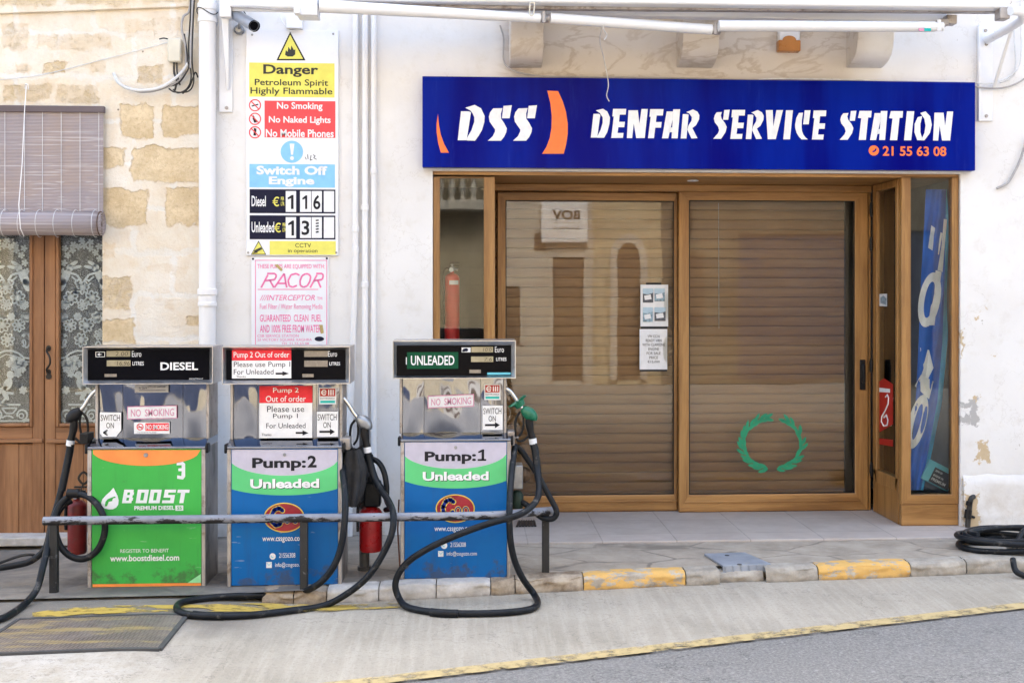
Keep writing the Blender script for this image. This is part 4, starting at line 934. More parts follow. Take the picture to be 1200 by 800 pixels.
m = MB(); m.tube(curve([(204, 72, -.03), (204, 85, -.03), (207, 95, -.04), (205, 106, -.03)]), .006, 6); m.tube(curve([(207, 72, -.03), (208, 88, -.04), (211, 100, -.04)]), .005, 6); m.build('cable_tail', M['cable_black'], jb)
m = MB(); m.tube(curve([(187, 46, -.02), (192, 45, -.05), (197, 46, -.05)], 4), .004, 6); m.build('wire', M['cable_black'], jb)
cable('cable', [(-60, 98, -.008), (40, 89, -.008), (120, 70, -.008), (196, 50, -.01)], .002, M['cable_white'], 'thin white wire sagging across the stone wall above the blind')
# camera
cc = thing('security_camera', 'grey bullet security camera on the wall above the price board', 'camera', P(280, 35, -.06))
m = MB(); a, b = P(275.5, 17, -.10), P(297.5, 30.5, -.26); d = (b - a).normalized(); m.tube([a, a + d * .01, b - d * .01, b], [.028, .034, .034, .033], 18); m.build('housing', M['cctv_grey'], cc)
m = MB(); m.tube([b - d * .002, b + d * .012], .0335, 18, caps=False); m.tube([b + d * .001, b + d * .004], .026, 16); m.build('lens', M['gloss_black'], cc)
m = MB(); p = P(280, 35, -.02); m.lathe((p.x, -.002, p.z), [(.03, 0), (.03, -.02), (.02, -.035), (.0, -.037)], 16, 'y'); m.tube([P(280, 34, -.03), P(281, 26, -.09), P(282, 21, -.13)], .009, 8); m.build('mount', M['grey_metal'], cc)
m = MB(); m.tube(curve([(276, 17, -.1), (284, 13, -.08), (288, 17, -.03)], 5), .003, 6); m.build('cable_tail', M['cable_black'], cc)
# amber lamp
wl = thing('wall_lamp', 'small white and amber wall lamp above the blue sign', 'lamp', P(925, 60, -.04))
m = MB(); m.bx(913, 30, 938, 50, -.055, -.003); m.build('housing', M['white_metal'], wl, bevel=.012)
m = MB(); m.bx(912.5, 47, 938.5, 60, -.065, -.004); m.disc(925, 47, 8, 5, -.0665, 20); m.build('amber_cover', M['bracket_orange'], wl, bevel=.006)
# cables round the sign
cable('cable', [(586, 30, -.02), (590, 45, -.02), (590, 70, -.02), (597, 80, -.03), (612, 86, -.045), (640, 89.5, -.05), (700, 90.5, -.05), (780, 91.5, -.05), (880, 94, -.05), (980, 94, -.05), (1060, 95.5, -.05), (1120, 97, -.05), (1150, 103, -.04), (1175, 103, -.02), (1195, 96, -.02), (1215, 80, -.02)], .0055, M['cable_grey'], 'long grey cable running along the top edge of the blue sign')
cable('cable', [(880, 95.5, -.03), (900, 92.5, -.06), (960, 93, -.06), (1050, 95, -.06), (1130, 96.5, -.06), (1160, 98, -.05), (1185, 88, -.03), (1196, 70, -.02), (1196, 20, -.02), (1194, -20, -.02)], .0045, M['cable_white'], 'white cable leaving the end of the blue sign and rising up the wall')
cable('cable', [(1168, 221, -.012), (1180, 215, -.02), (1188, 203, -.02), (1196, 186, -.02), (1204, 160, -.02)], .008, M['cable_grey'], 'short grey cable hooked on the wall beyond the phone number end of sign')
cable('cable', [(1188, 30, -.02), (1190, 80, -.02), (1184, 92, -.02), (1172, 97, -.02)], .005, M['cable_white'], 'short white cable hanging behind the awning strut')
cable('string', [(708, 27, -.5), (707, 34, -.49), (711, 41, -.45), (708, 47, -.45)], .004, M['cable_white'], 'short knotted end of string tied on the awning tube', 'string')
cable('string', [(706, 30, -.46), (703, 48, -.3), (707, 66, -.15), (711, 85, -.09), (713, 100, -.085), (711, 112, -.085), (714, 119, -.085)], .003, M['cable_white'], 'thin white string hanging down over the blue sign', 'string')

# ============================================================ AWNING
aw = thing('awning', 'retracted white awning with folded tubular arms across the top of the shopfront', 'awning', P(700, 10, -.45))
def bar(u0, v0, u1, v1, h, y, dep, name, mat, par=aw, bev=.006):
    a0, a1 = P(u0, v0, y), P(u1, v1, y); hh = h * .0049 / 2; m = MB()
    m.hexa([(a0.x, y, a0.z - hh), (a1.x, y, a1.z - hh), (a1.x, y + dep, a1.z - hh), (a0.x, y + dep, a0.z - hh), (a0.x, y, a0.z + hh), (a1.x, y, a1.z + hh), (a1.x, y + dep, a1.z + hh), (a0.x, y + dep, a0.z + hh)])
    return m.build(name, mat, par, bevel=bev)
bar(352, -9, 1181, 1.5, 17, -.58, .13, 'front_rail', M['white_metal'], bev=.012)
bar(352, 6, 1180, 12.3, 5, -.50, .05, 'rail_slot', M['alu_dull'], bev=.001)
bar(430, 6.5, 1110, 20, 12, -.38, .08, 'back_rail', M['white_metal'])
def arm(u0, v0, u1, v1, r0, r1, y0, y1, lab=None):
    a, b = P(u0, v0, y0), P(u1, v1, y1); m = MB(); d = (b - a).normalized()
    m.tube([a, b], [r0, r1], 20); o = m.build('arm', M['white_metal'], aw, ang=50); return o, a, b, d
for (u0, v0, u1, v1, r0, r1, y0, y1) in ((374, 7.5, 633, 21.5, .036, .027, -.62, -.5), (645, 21.5, 834, 35, .030, .030, -.50, -.46), (842, 30.5, 1095, 31.5, .032, .031, -.52, -.50)):
    o, a, b, d = arm(u0, v0, u1, v1, r0, r1, y0, y1)
    m = MB(); m.tube([b - d * .002, b + d * .05], r1 * .88, 14); m.tube([b + d * .02 + Vector((0, -.02, -.03)), b + d * .02 + Vector((0, -.02, .035))], .012, 10); m.build('elbow_joint', M['alu_dull'] if u1 < 1000 else M['white_metal'], o)
m = MB(); a = P(1085, 36, -.535); m.bx(1077, 33.4, 1083, 36.5, -.536, -.53); o = m.build('red_label', M['pink_frame'], aw); m = MB(); m.bx(1083.3, 33.4, 1091, 36.5, -.536, -.53); m.build('green_label', M['teal_print'], aw)
m = MB(); m.bx(347, -10, 372, 18, -.64, -.5); m.lathe(P(367, 3, -.645), [(.0, 0), (.02, 0), (.024, .01), (.024, .03)], 16, 'y'); m.bx(344, 8, 352, 16, -.66, -.6); m.build('end_bracket', M['white_metal'], aw, bevel=.006)
m = MB(); m.tube([P(262, 5, -.1), P(300, 6, -.3), P(350, 7, -.6)], .02, 12); m.tube([P(266, 11, -.1), P(310, 12, -.3), P(352, 13, -.58)], .012, 10); m.build('side_tube', M['white_metal'], aw)
m = MB(); m.tube(curve([(268, 8, -.14), (300, 9.5, -.36), (330, 12, -.5), (352, 11, -.6)], 6), .005, 6); m.build('cable', M['cable_grey'], aw)
m = MB(); m.bx(256.5, 18, 272.5, 131.5, -.014, -.003); m.build('wall_plate', M['white_metal'], aw, bevel=.003)
m = MB(); m.hexa([tuple(P(u, v, y)) for u, v, y in ((265, 106, -.03), (268.5, 106, -.03), (268.5, 104, -.015), (265, 104, -.015), (259, 10, -.13), (268, 10, -.13), (268, 10, -.06), (259, 10, -.06))]); m.bx(257, -6, 271, 20, -.16, -.05); m.build('wall_bracket', M['white_metal'], aw, bevel=.004)
m = MB()
for u, v in ((265.5, 126.5), (264.5, 37), (1156, 136), (1155, 36), (1156, 52)): p = P(u, v, -.016); m.lathe((p.x, -.022, p.z), [(0, 0), (.009, 0), (.011, .006), (.011, .01)], 10, 'y')
m.build('bolt', M['alu_dull'], aw)
m = MB(); m.bx(1148, 29, 1163.5, 142, -.014, -.003); m.bx(1147, 30, 1150, 142, -.04, -.0145); m.build('wall_plate', M['white_metal'], aw, bevel=.003)
m = MB(); m.tube(curve([(1157, 47, -.03), (1172, 39, -.18), (1188, 30, -.34), (1198, 22, -.5), (1196, 14, -.56), (1184, 13, -.6)], 7), .026, 16); m.build('side_tube', M['white_metal'], aw)
m = MB(); m.hexa([tuple(P(u, v, y)) for u, v, y in ((1163, 103, -.03), (1167, 103, -.03), (1167, 101, -.015), (1163, 101, -.015), (1184, 34, -.28), (1188, 34, -.28), (1188, 33, -.26), (1184, 33, -.26))]); m.build('strut', M['white_metal'], aw, bevel=.002)
for q_ in ((1172, 8, 1184, 22, -.58, -.5), (1110, 17, 1122, 28, -.45, -.38), (1100, 22, 1112, 30, -.48, -.42)): MB().bx(*q_).build('end_bracket', M['alu_dull'], aw, bevel=.006)
m = MB(); m.tube(curve([(621, 4, -.6), (621, 17, -.6), (625, 17, -.6), (626, 4, -.6), (621, 4, -.6)], 4), .004, 6); m.build('hook', M['cream_plastic'], aw)
m = MB(); m.bx(335, 17, 354, 33, -.06, -.003); m.tube(curve([(328, 17, -.03), (331, 26, -.05), (338, 35, -.04), (345, 36, -.03), (352, 33, -.03)], 5), .004, 6)
jb2 = tag(m.build('junction_box', M['white_metal'], bevel=.006), 'small white box with black wire tucked above the price board', 'box')

# ============================================================ FUEL PUMPS
def pump(label, hd, hi, up, seams, cab, vsh, Yf, nz, side_u=None):
    base = P((cab[0] + cab[2]) / 2, cab[3], Yf); base.z = ground(base.x, Yf + .1)
    base.z = max(base.z, -.03)
    t = thing('fuel_pump', label, 'fuel pump', (base.x, Yf + .17, 0), 'fuel pumps in front of the wall')
    # display housing with a mitred aluminium frame round a recessed black panel
    a0, a1, a2, a3 = rect(*hd, Yf - .012); b0, b1, b2, b3 = rect(*hi, Yf + .012)
    yo, yi, yb = Yf - .012, Yf + .012, Yf + .24
    O = [(a0, yo, a2), (a1, yo, a2), (a1, yo, a3), (a0, yo, a3)]; I = [(b0, yi, b2), (b1, yi, b2), (b1, yi, b3), (b0, yi, b3)]
    e = .004; O2 = [(a0 + e, yo, a2 + e), (a1 - e, yo, a2 + e), (a1 - e, yo, a3 - e), (a0 + e, yo, a3 - e)]
    B = [(a0, yb, a2), (a1, yb, a2), (a1, yb, a3), (a0, yb, a3)]
    m = MB()
    for k in range(4):
        j = (k + 1) % 4; m.poly([O[k], O[j], O2[j], O2[k]]); m.poly([O2[k], O2[j], I[j], I[k]]); m.poly([O[j], O[k], B[k], B[j]])
    m.poly(B); h = m.build('display_housing', M['alu'], t, smooth=False)
    m = MB(); m.box(b0 - .002, b1 + .002, yi + .0005, yi + .01, b2 - .002, b3 + .002); dpn = m.build('display_panel', M['gloss_black'], t)
    # upper stainless part, slightly buckled sheet
    ys = Yf + .075
    uu = [up[0]] + seams + [up[1]]
    vt, vb = hd[3] - 1, vsh
    for k in range(len(uu) - 1):
        x0, x1, z0, z1 = rect(uu[k], vt, uu[k + 1], vb + 1, ys)
        sd = k * 7 + up[0]
        def f(a, b):
            w = math.sin(math.pi * a) * math.sin(math.pi * min(1, b * 1.0)); x = x0 + .001 + (x1 - x0 - .002) * a; z = z0 + (z1 - z0) * b
            d = noise.noise(Vector((x * 10 + sd + z * 2.5, 0, z * 3.2))) * .0075 + noise.noise(Vector((x * 24 + sd, 5, z * 7))) * .0018
            return (x, ys + d * (w ** .6) - .004 * w, z)
        m = MB(); m.grid(f, 26, 26); m.build('upper_panel', M['steel'], t, ang=80)
    x0, x1, z0, z1 = rect(up[0], vt, up[1], vb + 1, ys)
    m = MB(); m.box(x0 - .016, x0 - .001, ys - .012, ys + .2, z0, z1); m.build('corner_post', M['alu_dull'], t, bevel=.003)
    m = MB(); m.box(x1 + .001, x1 + .016, ys - .012, ys + .2, z0, z1); m.build('corner_post', M['alu_dull'], t, bevel=.003)
    m = MB(); m.box(x0, x1, ys + .02, ys + .19, z0, z1); m.build('inner_casing', M['steel_side'], t)
    # lower cabinet
    c0, c1, c2, c3 = rect(*cab, Yf); gz = min(c2, .0) - .03
    tr = .0205
    zsh = P((cab[0] + cab[2]) / 2, vsh, ys).z
    m = MB(); m.prism([(c0 - tr, Yf - .006, c3 + .012), (c0 - tr, Yf - .006, c3 + .001), (c0 - tr, Yf + .30, c3 + .001), (c0 - tr, Yf + .30, zsh), (c0 - tr, ys - .004, zsh)], (c1 - c0 + 2 * tr, 0, 0)); m.build('shelf', M['steel'], t, bevel=.002)
    for s, x in ((-1, c0 - tr), (1, c1 + tr)):
        m = MB(); m.box(min(x, x + s * .014), max(x, x + s * .014), Yf - .008, Yf + .05, c3 - .022, c3 + .026); m.build('shelf_end_cap', M['black_plastic'], t, bevel=.006)
        m = MB(); m.box(min(x, x - s * (tr - .001)), max(x, x - s * (tr - .001)), Yf - .004, Yf + .02, c2 - .006, c3 - .001); m.build('side_trim', M['alu_dull'], t, bevel=.003)
    m = MB(); m.box(c0 - tr + .002, c1 + tr - .002, Yf + .021, Yf + .31, gz, c3); m.build('cabinet', M['steel_side'], t, bevel=.004)
    return t, dpn, (c0, c1, c2, c3)

def lab(m, s, *q, **k): m.text(s, *q, **k)
# ---------------- pump 1 (right)
Y1 = -1.15
t1, d1p, _ = pump('blue fronted fuel pump number 1 with a green unleaded name plate', (460, 399, 604.5, 443.5), (464.8, 404.5, 599, 440), (472, 590), [497, 563], (474, 517, 594, 677), 506.5, Y1, 1)
Yp = Y1 + .0118; ya, yb = Yp - .0008, Yp - .0016
m = MB(); m.quad(477, 412.5, 537, 432, ya); m.build('name_plate', M['label_green'], d1p, smooth=False)
m = MB(); m.text('UNLEADED', 481.5, 416.5, 532.5, 427.8, yb, .018); m.quad(475.7, 418.5, 476.7, 427, ya); m.build('name_lettering', M['white_print'], d1p, smooth=False); m = MB(); m.text('Euro', 580, 406, 590.5, 412.8, ya); m.text('LITRES', 581.5, 418.8, 593.5, 422.8, ya, .01); m.build('lettering', M['white_print'], d1p, smooth=False)
m = MB(); m.quad(541, 407, 551.5, 412.7, ya); m.build('sticker', M['poster_pale'], d1p, smooth=False)
m = MB(); m.disc(546.2, 409.8, 2.4, 2, yb, 12); m.flat([(541.5, 410.5), (544, 408), (545, 412), (542, 412.3)], yb); m.build('pictogram', M['navy_print'], d1p, smooth=False)
for (q, s, w) in (((552.3, 406.3, 577.8, 412.7), '10.0', (566, 576)), ((552, 417.6, 578, 424), '7.6', (567.5, 576.5))):
    l = MB().quad(*q, ya).build('display_window', M['lcd'], d1p, smooth=False); m = MB(); m.text(s, w[0], q[1] + 1, w[1], q[3] - 1, yb, 0, .15); m.build('digit', M['lcd_digit'], l, smooth=False)
MB().quad(550, 433, 563.5, 437, ya).build('key_slot', M['lcd_off'], d1p, smooth=False)
m = MB(); m.quad(571, 436.3, 598.5, 439, ya); m.build('sky_strip', M['sky_print'], d1p, smooth=False)
# ---------------- pump 2
Y2 = -1.26
t2, d2p, _ = pump('blue fronted fuel pump number 2 with red and white out of order notices', (260, 406, 410, 450), (265, 409.8, 405, 445), (274, 398), [302, 371], (271, 525.5, 396, 685), 513, Y2, 2)
Yp = Y2 + .0118; ya, yb = Yp - .0008, Yp - .0016
for nm, q, q2 in (('notice', (271.8, 410, 341.3, 422.2), (271.8, 422.3, 341.3, 443.2)),):
    n = MB().quad(*q2, ya).build('notice', M['white_print'], d2p, smooth=False)
    MB().quad(*q, ya).build('red_heading', M['red_print'], n, smooth=False)
    m = MB(); m.text('Pump 2 Out of order', 273.8, 412, 339, 420.8, yb, .008); m.build('white_lettering', M['white_print'], n, smooth=False)
    m = MB(); m.text('Please use Pump 1', 274, 423.8, 340, 431.5, yb); m.text('For Unleaded', 274, 432.5, 320.5, 438.6, yb); m.text('Thanks', 277, 440, 288, 442.2, yb); m.build('lettering', M['navy_print'], n, smooth=False)
    m = MB(); m.quad(323, 436.5, 332, 438.7, yb); m.flat([(331, 434.8), (338.6, 437.5), (331, 440.2)], yb); m.build('arrow', M['black_print'], n, smooth=False)
for q in ((356.5, 411, 384, 418), (356.5, 422.3, 384, 429.6)): MB().quad(*q, ya).build('display_window', M['lcd_off'], d2p, smooth=False)
MB().quad(354.3, 438, 367.5, 441.8, ya).build('key_slot', M['lcd_off'], d2p, smooth=False)
m = MB(); m.text('Euro', 384.3, 411.3, 395, 417.7, ya); m.text('LITRES', 386, 424, 398.5, 428, ya, .01); m.build('lettering', M['white_print'], d2p, smooth=False)
# ---------------- pump 3 (diesel, left)
Y3 = -1.237
t3, d3p, _ = pump('bright green fronted diesel fuel pump numbered 3', (96.5, 406, 249.5, 450), (102.8, 409.3, 245.5, 445.2), (116, 242), [144, 214.5], (107.5, 526, 236, 687), 513, Y3, 3)
Yp = Y3 + .0118; ya, yb = Yp - .0008, Yp - .0016
for (q, s, w) in (((124.8, 411, 152.6, 417.8), '2.00', (135, 150)), ((125, 422, 153, 429), '16.96', (137, 152))):
    l = MB().quad(*q, ya).build('display_window', M['lcd'], d3p, smooth=False); m = MB(); m.text(s, w[0], q[1] + 1, w[1], q[3] - 1, yb, 0, .12); m.build('digit', M['lcd_digit'], l, smooth=False)
m = MB(); m.text('Euro', 154.6, 411, 165.6, 418, ya); m.text('LITRES', 155.3, 423.5, 168.5, 428, ya, .01); m.build('unit_lettering', M['white_print'], d3p, smooth=False); m = MB(); m.text('DIESEL', 188, 424.3, 232, 433.6, ya, .025); m.text('WWW.ELETTRONICA.IT', 221.5, 442.8, 238, 444.6, ya)
m.build('name_lettering', M['white_print'], d3p, smooth=False); m = MB()
for a, b, c, d in ((112, 412, 123, 412.6), (112, 417.6, 123, 418.2), (112, 412, 112.6, 418), (122.4, 412, 123, 418)): m.quad(a, b, c, d, ya)
m.flat([(114, 415.2), (117, 413), (116.4, 414.6), (120, 415), (116.5, 415.8), (117, 417.2)], ya); m.build('euro_symbol', M['white_print'], d3p, smooth=False)
MB().quad(122.5, 438, 136.8, 441.5, ya).build('key_slot', M['lcd_off'], d3p, smooth=False)

# ---------------- stickers on the steel
def sticker(t, Yf, kind, q, dv=0, arrow=1):
    ys = Yf + .062; y1, y2, y3 = ys - .001, ys - .002, ys - .003
    def plate(q, y, mat, par, name):
        x0, x1, z0, z1 = rect(*q, y); m = MB(); r = (P(q[2], q[1] + dv, y).z - P(q[2], q[1], y).z)
        return m.poly([(x0, y, z0), (x1, y, z0 + r), (x1, y, z1 + r), (x0, y, z1)]).build(name, mat, par, smooth=False)
    u0, v0, u1, v1 = q; w, h = u1 - u0, v1 - v0
    if kind == 'smoke':
        n = plate(q, ys, M['pink_frame'], t, 'no_smoking_sticker'); plate((u0 + 1, v0 + 1, u1 - 1, v1 - 1), y1, M['poster_pale'], n, 'sticker_face')
        MB().text('NO  SMOKING', u0 + w * .075, v0 + h * .24, u1 - w * .06, v1 - h * .2, y2, .012, dv=dv).build('lettering', M['pink_frame'], n, smooth=False)
    elif kind == 'smoke2':
        n = plate(q, ys, M['white_print'], t, 'no_smoking_sticker'); plate((u0 + w * .32, v0 + 1, u1 - 1, v1 - h * .26), y1, M['red_print'], n, 'red_block')
        MB().text('NO SMOKING', u0 + w * .345, v0 + h * .2, u1 - w * .04, v1 - h * .36, y2, .02).build('white_lettering', M['white_print'], n, smooth=False)
        m = MB(); m.ring(u0 + w * .17, v0 + h * .4, h * .3, h * .3, 1, y1); m.line([(u0 + w * .1, v0 + h * .2), (u0 + w * .24, v0 + h * .6)], .9, y1); m.line([(u0 + w * .1, v0 + h * .45), (u0 + w * .23, v0 + h * .4)], 1, y1); m.build('prohibition_mark', M['red_print'], n, smooth=False)
        MB().text('IT IS PROHIBITED TO SMOKE', u0 + w * .1, v1 - h * .16, u0 + w * .62, v1 - h * .06, y1).build('lettering', M['navy_print'], n, smooth=False)
    elif kind == 'switch':
        if arrow < 0:
            n = MB().flat([(u0, v0), (u1, v0), (u1, v0 + h * .74), (u1 - 6, v1), (u0 + 3, v1), (u0, v1 - 4)], ys).build('switch_sticker', M['white_print'], t, smooth=False)
        else: n = plate(q, ys, M['white_print'], t, 'switch_sticker')
        m = MB(); m.text('SWITCH', u0 + w * .04, v0 + h * .1, u1 - w * .06, v0 + h * .35, y1, .002); m.text('ON', u0 + w * .3, v0 + h * .42, u0 + w * .66, v0 + h * .65, y1, .002)
        if arrow > 0: va = v0 + h * .8; m.quad(u0 + w * .12, va - 1.2, u0 + w * .68, va + 1.2, y1); m.flat([(u0 + w * .62, va - 3.6), (u0 + w * .86, va), (u0 + w * .62, va + 3.6)], y1)
        else: va = v0 + h * .83; m.line([(u0 + w * .36, va - 3), (u0 + w * .16, va), (u0 + w * .36, va + 3)], 1.6, y1); m.quad(u0 + w * .2, va - .6, u0 + w * .34, va + .6, y1)
        m.build('lettering', M['black_print'], n, smooth=False)
    elif kind == 'maker':
        n = plate(q, ys, M['poster_pale'], t, 'maker_sticker'); plate((u0 + 1.2, v0 + 1.2, u1 - 1.2, v0 + h * .52), y1, M['maroon_print'] if False else M['red_board'], n, 'red_block')
        m = MB(); m.ring(u0 + w * .29, v0 + h * .29, 3.3, 3.3, 1.3, y2, 18, 0, 35, 335); m.quad(u0 + w * .14, v0 + h * .26, u0 + w * .43, v0 + h * .32, y2)
        for k in range(3): m.quad(u0 + w * (.53 + .13 * k), v0 + h * .13, u0 + w * (.6 + .13 * k), v0 + h * .45, y2)
        m.build('white_lettering', M['white_print'], n, smooth=False)
        MB().text('ELETTRONICA', u0 + w * .08, v0 + h * .6, u1 - w * .08, v0 + h * .69, y1).build('lettering', M['navy_print'], n, smooth=False); plate((u0 + 1.5, v0 + h * .78, u1 - 1.5, v1 - 1.5), y1, M['teal_print'], n, 'teal_bar')
sticker(t1, Y1, 'maker', (567.5, 450, 586.5, 468.5)); sticker(t1, Y1, 'switch', (565.5, 475, 589, 503.5)); sticker(t1, Y1, 'smoke', (501.3, 463.5, 555.5, 478), -1.8)
sticker(t2, Y2, 'maker', (373.8, 454, 394, 473.5)); sticker(t2, Y2, 'switch', (371.3, 482, 396, 511.5))
sticker(t3, Y3, 'smoke', (149, 475.8, 207.5, 491), -.8); sticker(t3, Y3, 'smoke2', (157, 494.5, 198.8, 508)); sticker(t3, Y3, 'switch', (117, 483, 142, 511.5), arrow=-1)
ys = Y2 + .062
n = MB().quad(304, 472, 366, 513, ys).build('notice', M['white_print'], t2, smooth=False); MB().quad(304, 452, 366, 471.9, ys).build('red_heading', M['red_print'], n, smooth=False)
m = MB(); m.text('Pump 2', 320, 454, 350, 461.5, ys - .001, .006); m.text('Out of order', 311.5, 463.5, 358.5, 470.6, ys - .001, .006); m.build('white_lettering', M['white_print'], n, smooth=False)
m = MB(); m.text('Please use', 313, 475.5, 356.5, 482.5, ys - .001); m.text('Pump 1', 320, 484.5, 349, 491.3, ys - .001); m.text('For Unleaded', 312, 495.5, 358, 501.5, ys - .001); m.text('Thanks', 306.5, 507.5, 318, 510.5, ys - .001); m.build('lettering', M['navy_print'], n, smooth=False)
m = MB(); m.quad(346.5, 505.8, 356, 508, ys - .001); m.flat([(354.5, 504), (361.5, 507), (354.5, 510)], ys - .001); m.build('arrow', M['black_print'], n, smooth=False)
n = MB().quad(158, 449, 197.5, 459.8, Y3 + .06).build('rating_plate', M['foil_grey'], t3, smooth=False)
m = MB(); m.text('N. 22614', 163, 453, 172, 456, Y3 + .059); m.text('APPROVED DISPENSER', 173, 452, 194, 454, Y3 + .059); m.quad(163, 457, 194, 457.6, Y3 + .059); m.build('lettering', M['navy_print'], n, smooth=False)

# ---------------- painted fronts
def front(t, Yf, cab, mat):
    c0, c1, c2, c3 = rect(*cab, Yf); return MB().box(c0, c1, Yf, Yf + .012, c2, c3 - .001).build('front_panel', mat, t, bevel=.0015)
def band(u0, u1, ft, fb, Y, n=28):
    m = MB()
    for k in range(n):
        a, b = u0 + (u1 - u0) * k / n, u0 + (u1 - u0) * (k + 1) / n; m.flat([(a, ft(a)), (b, ft(b)), (b, fb(b)), (a, fb(a))], Y)
    return m
def blue_front(t, Yf, cab, num, e1, c1_, e2, c2_, dx, dy, sc):
    fp = front(t, Yf, cab, M['pump_blue']); u0, v0, u1, v1 = cab; um = (u0 + u1) / 2 - 1; hw = (u1 - u0) / 2
    y1, y2, y3, y4 = Yf - .0012, Yf - .0022, Yf - .0032, Yf - .0042
    A1 = lambda u: e1 + (c1_ - e1) * math.sqrt(max(0, 1 - ((u - um) / (hw + 2)) ** 2)) if True else 0
    A2 = lambda u: e2 + (c2_ - e2) * math.sqrt(max(0, 1 - ((u - um) / (hw + 14)) ** 2))
    band(u0 + .6, u1 - .6, lambda u: v0 + 1, A1, y1).build('lilac_band', M['lilac'], fp, smooth=False)
    band(u0 + .6, u1 - .6, A1, A2, y1).build('green_band', M['green_band'], fp, smooth=False)
    Tq = lambda a, b, c, d: (um + a * sc, dy + b * sc, um + c * sc, dy + d * sc)
    m = MB(); m.text('Pump:', *Tq(-37, -3, 26, 12.5), y2, .035); (m.text(num, *Tq(28, -5.5, 38.5, 8.5), y2, .035) if num == '2' else m.one(*Tq(28.5, -5.5, 36, 8.5), y2), m.quad(*Tq(28, 6.3, 38.5, 8.5), y2) if num == '1' else 0); m.build('pump_number', M['black_print'], fp, smooth=False)
    m = MB(); m.text('Unleaded', *Tq(-38.5, 22.6, 42.3, 33.6), y2, .035); m.build('lettering_shadow', M['black_print'], fp, smooth=False)
    m = MB(); m.text('Unleaded', *Tq(-39.3, 21.8, 41.5, 32.8), y3, .035); m.build('white_lettering', M['white_print'], fp, smooth=False); m = MB(); m.text('www.cssgozo.com', *Tq(-25, 90, 23.5, 96.5), y2, .005)
    m.text('21556308', *Tq(-5.5, 108.5, 13.5, 114), y2); m.text('info@cssgozo.com', *Tq(-10, 119.5, 27, 126), y2); m.build('white_lettering', M['white_print'], fp, smooth=False)
    m = MB(); m.disc(*Tq(-13, 112.5, 0, 0)[:2], 3.6, 3.8, y2, 18); m.quad(*Tq(-20.5, 119, -14, 126), y2); m.build('contact_symbol', M['poster_pale'], fp, smooth=False)
    m = MB(); m.ring(*Tq(-13, 112, 0, 0)[:2], 2.2, 2.2, .9, y3, 10, 0, 60, 200); m.line([Tq(-20, 120, 0, 0)[:2], Tq(-17.3, 123, 0, 0)[:2], Tq(-14.5, 120, 0, 0)[:2]], .6, y3); m.build('symbol_line', M['sky_print'], fp, smooth=False)
    cx, cy = Tq(.5, 67, 0, 0)[:2]
    em = MB().disc(cx, cy, 24 * sc, 17.5 * sc, y2, 40).build('emblem', M['sign_yellow'] if False else M['emblem_gold'], fp, smooth=False)
    MB().disc(cx, cy, 22.6 * sc, 16.2 * sc, y3, 40).build('emblem_field', M['emblem_red'], em, smooth=False)
    m = MB(); cpts = [(-2, -8), (-6, -11), (-11.5, -9), (-15, -2), (-14.5, 5), (-10, 9.5), (-5, 8), (-3, 4)]
    cp = [(cx + a * sc, cy + b * sc) for a, b in cpts]; m.line(cp, 6.4, y4); [m.disc(a, b, 3.2, 3.2, y4, 10) for a, b in cp]
    for ox in (3.5, 13): m.ring(cx + ox * sc, cy + 2.5 * sc, 4.3, 5.5, 2.6, y4 - .0002, 14, 0, 0, 360)
    m.build('emblem_outline', M['emblem_gold'], em, smooth=False)
    m = MB(); m.line(cp, 4.2, y4 - .0006); [m.disc(a, b, 2.1, 2.1, y4 - .0006, 10) for a, b in cp]
    for ox in (3.5, 13): m.ring(cx + ox * sc, cy + 2.5 * sc, 3.6, 4.8, 1.4, y4 - .0007, 14)
    m.build('emblem_letter', M['navy_blue'], em, smooth=False)
    p = P(um + 1, v0 + 7, Yf); m = MB(); m.lathe((p.x, Yf - .006, p.z), [(0, 0), (.007, 0), (.0085, .003), (.0085, .006)], 14, 'y'); m.build('lock', M['grey_metal'], fp)
M['emblem_gold'] = plain('emblem_gold', (.75, .55, .10)); M['emblem_red'] = basic('emblem_red', (.34, .018, .03), .4, 0, .3, 14); M['navy_blue'] = plain('navy_blue', (.012, .03, .22))
blue_front(t1, Y1, (474, 517, 594, 677), '1', 527, 549, 550.5, 572, 0, 531.5, .955)
blue_front(t2, Y2, (271, 525.5, 396, 685), '2', 535.5, 557, 562, 580, 0, 539, 1.0)
fp = front(t3, Y3, (107.5, 526, 236, 687), M['pump_green']); y1, y2, y3 = Y3 - .0012, Y3 - .0022, Y3 - .0032
band(109, 235, lambda u: 527, lambda u: 527 + 18.5 * math.sqrt(max(0, 1 - ((u - 171) / 64) ** 2)), y1).build('orange_band', M['pump_orange'], fp, smooth=False)
MB().quad(108.5, 683.3, 235.5, 686.6, y1).build('orange_edge', M['pump_orange'], fp, smooth=False)
MB().flat([(235.4, 672), (235.4, 683), (219, 683)], y1).build('pale_corner', M['pale_green'], fp, smooth=False)
z7 = lambda pts: [(100 + x / 7.27, 560 + y / 7.27) for x, y in pts]
m = MB()
m.flat(z7([(240, 80), (255, 112), (275, 150), (284, 190), (280, 225), (262, 250), (235, 264), (200, 266), (165, 258), (142, 238), (135, 210), (145, 180), (175, 145), (210, 115)]), y1)
def par(a, b, c, d, sk=20): return z7([(a + sk * (1 - (b - 97) / 115.), b), (c + sk * (1 - (b - 97) / 115.), b), (c + sk * (1 - (d - 97) / 115.), d), (a + sk * (1 - (d - 97) / 115.), d)])
def word(x0, lst):
    for a, b, c, d in lst: m.flat(par(x0 + a, b, x0 + c, d), y1)
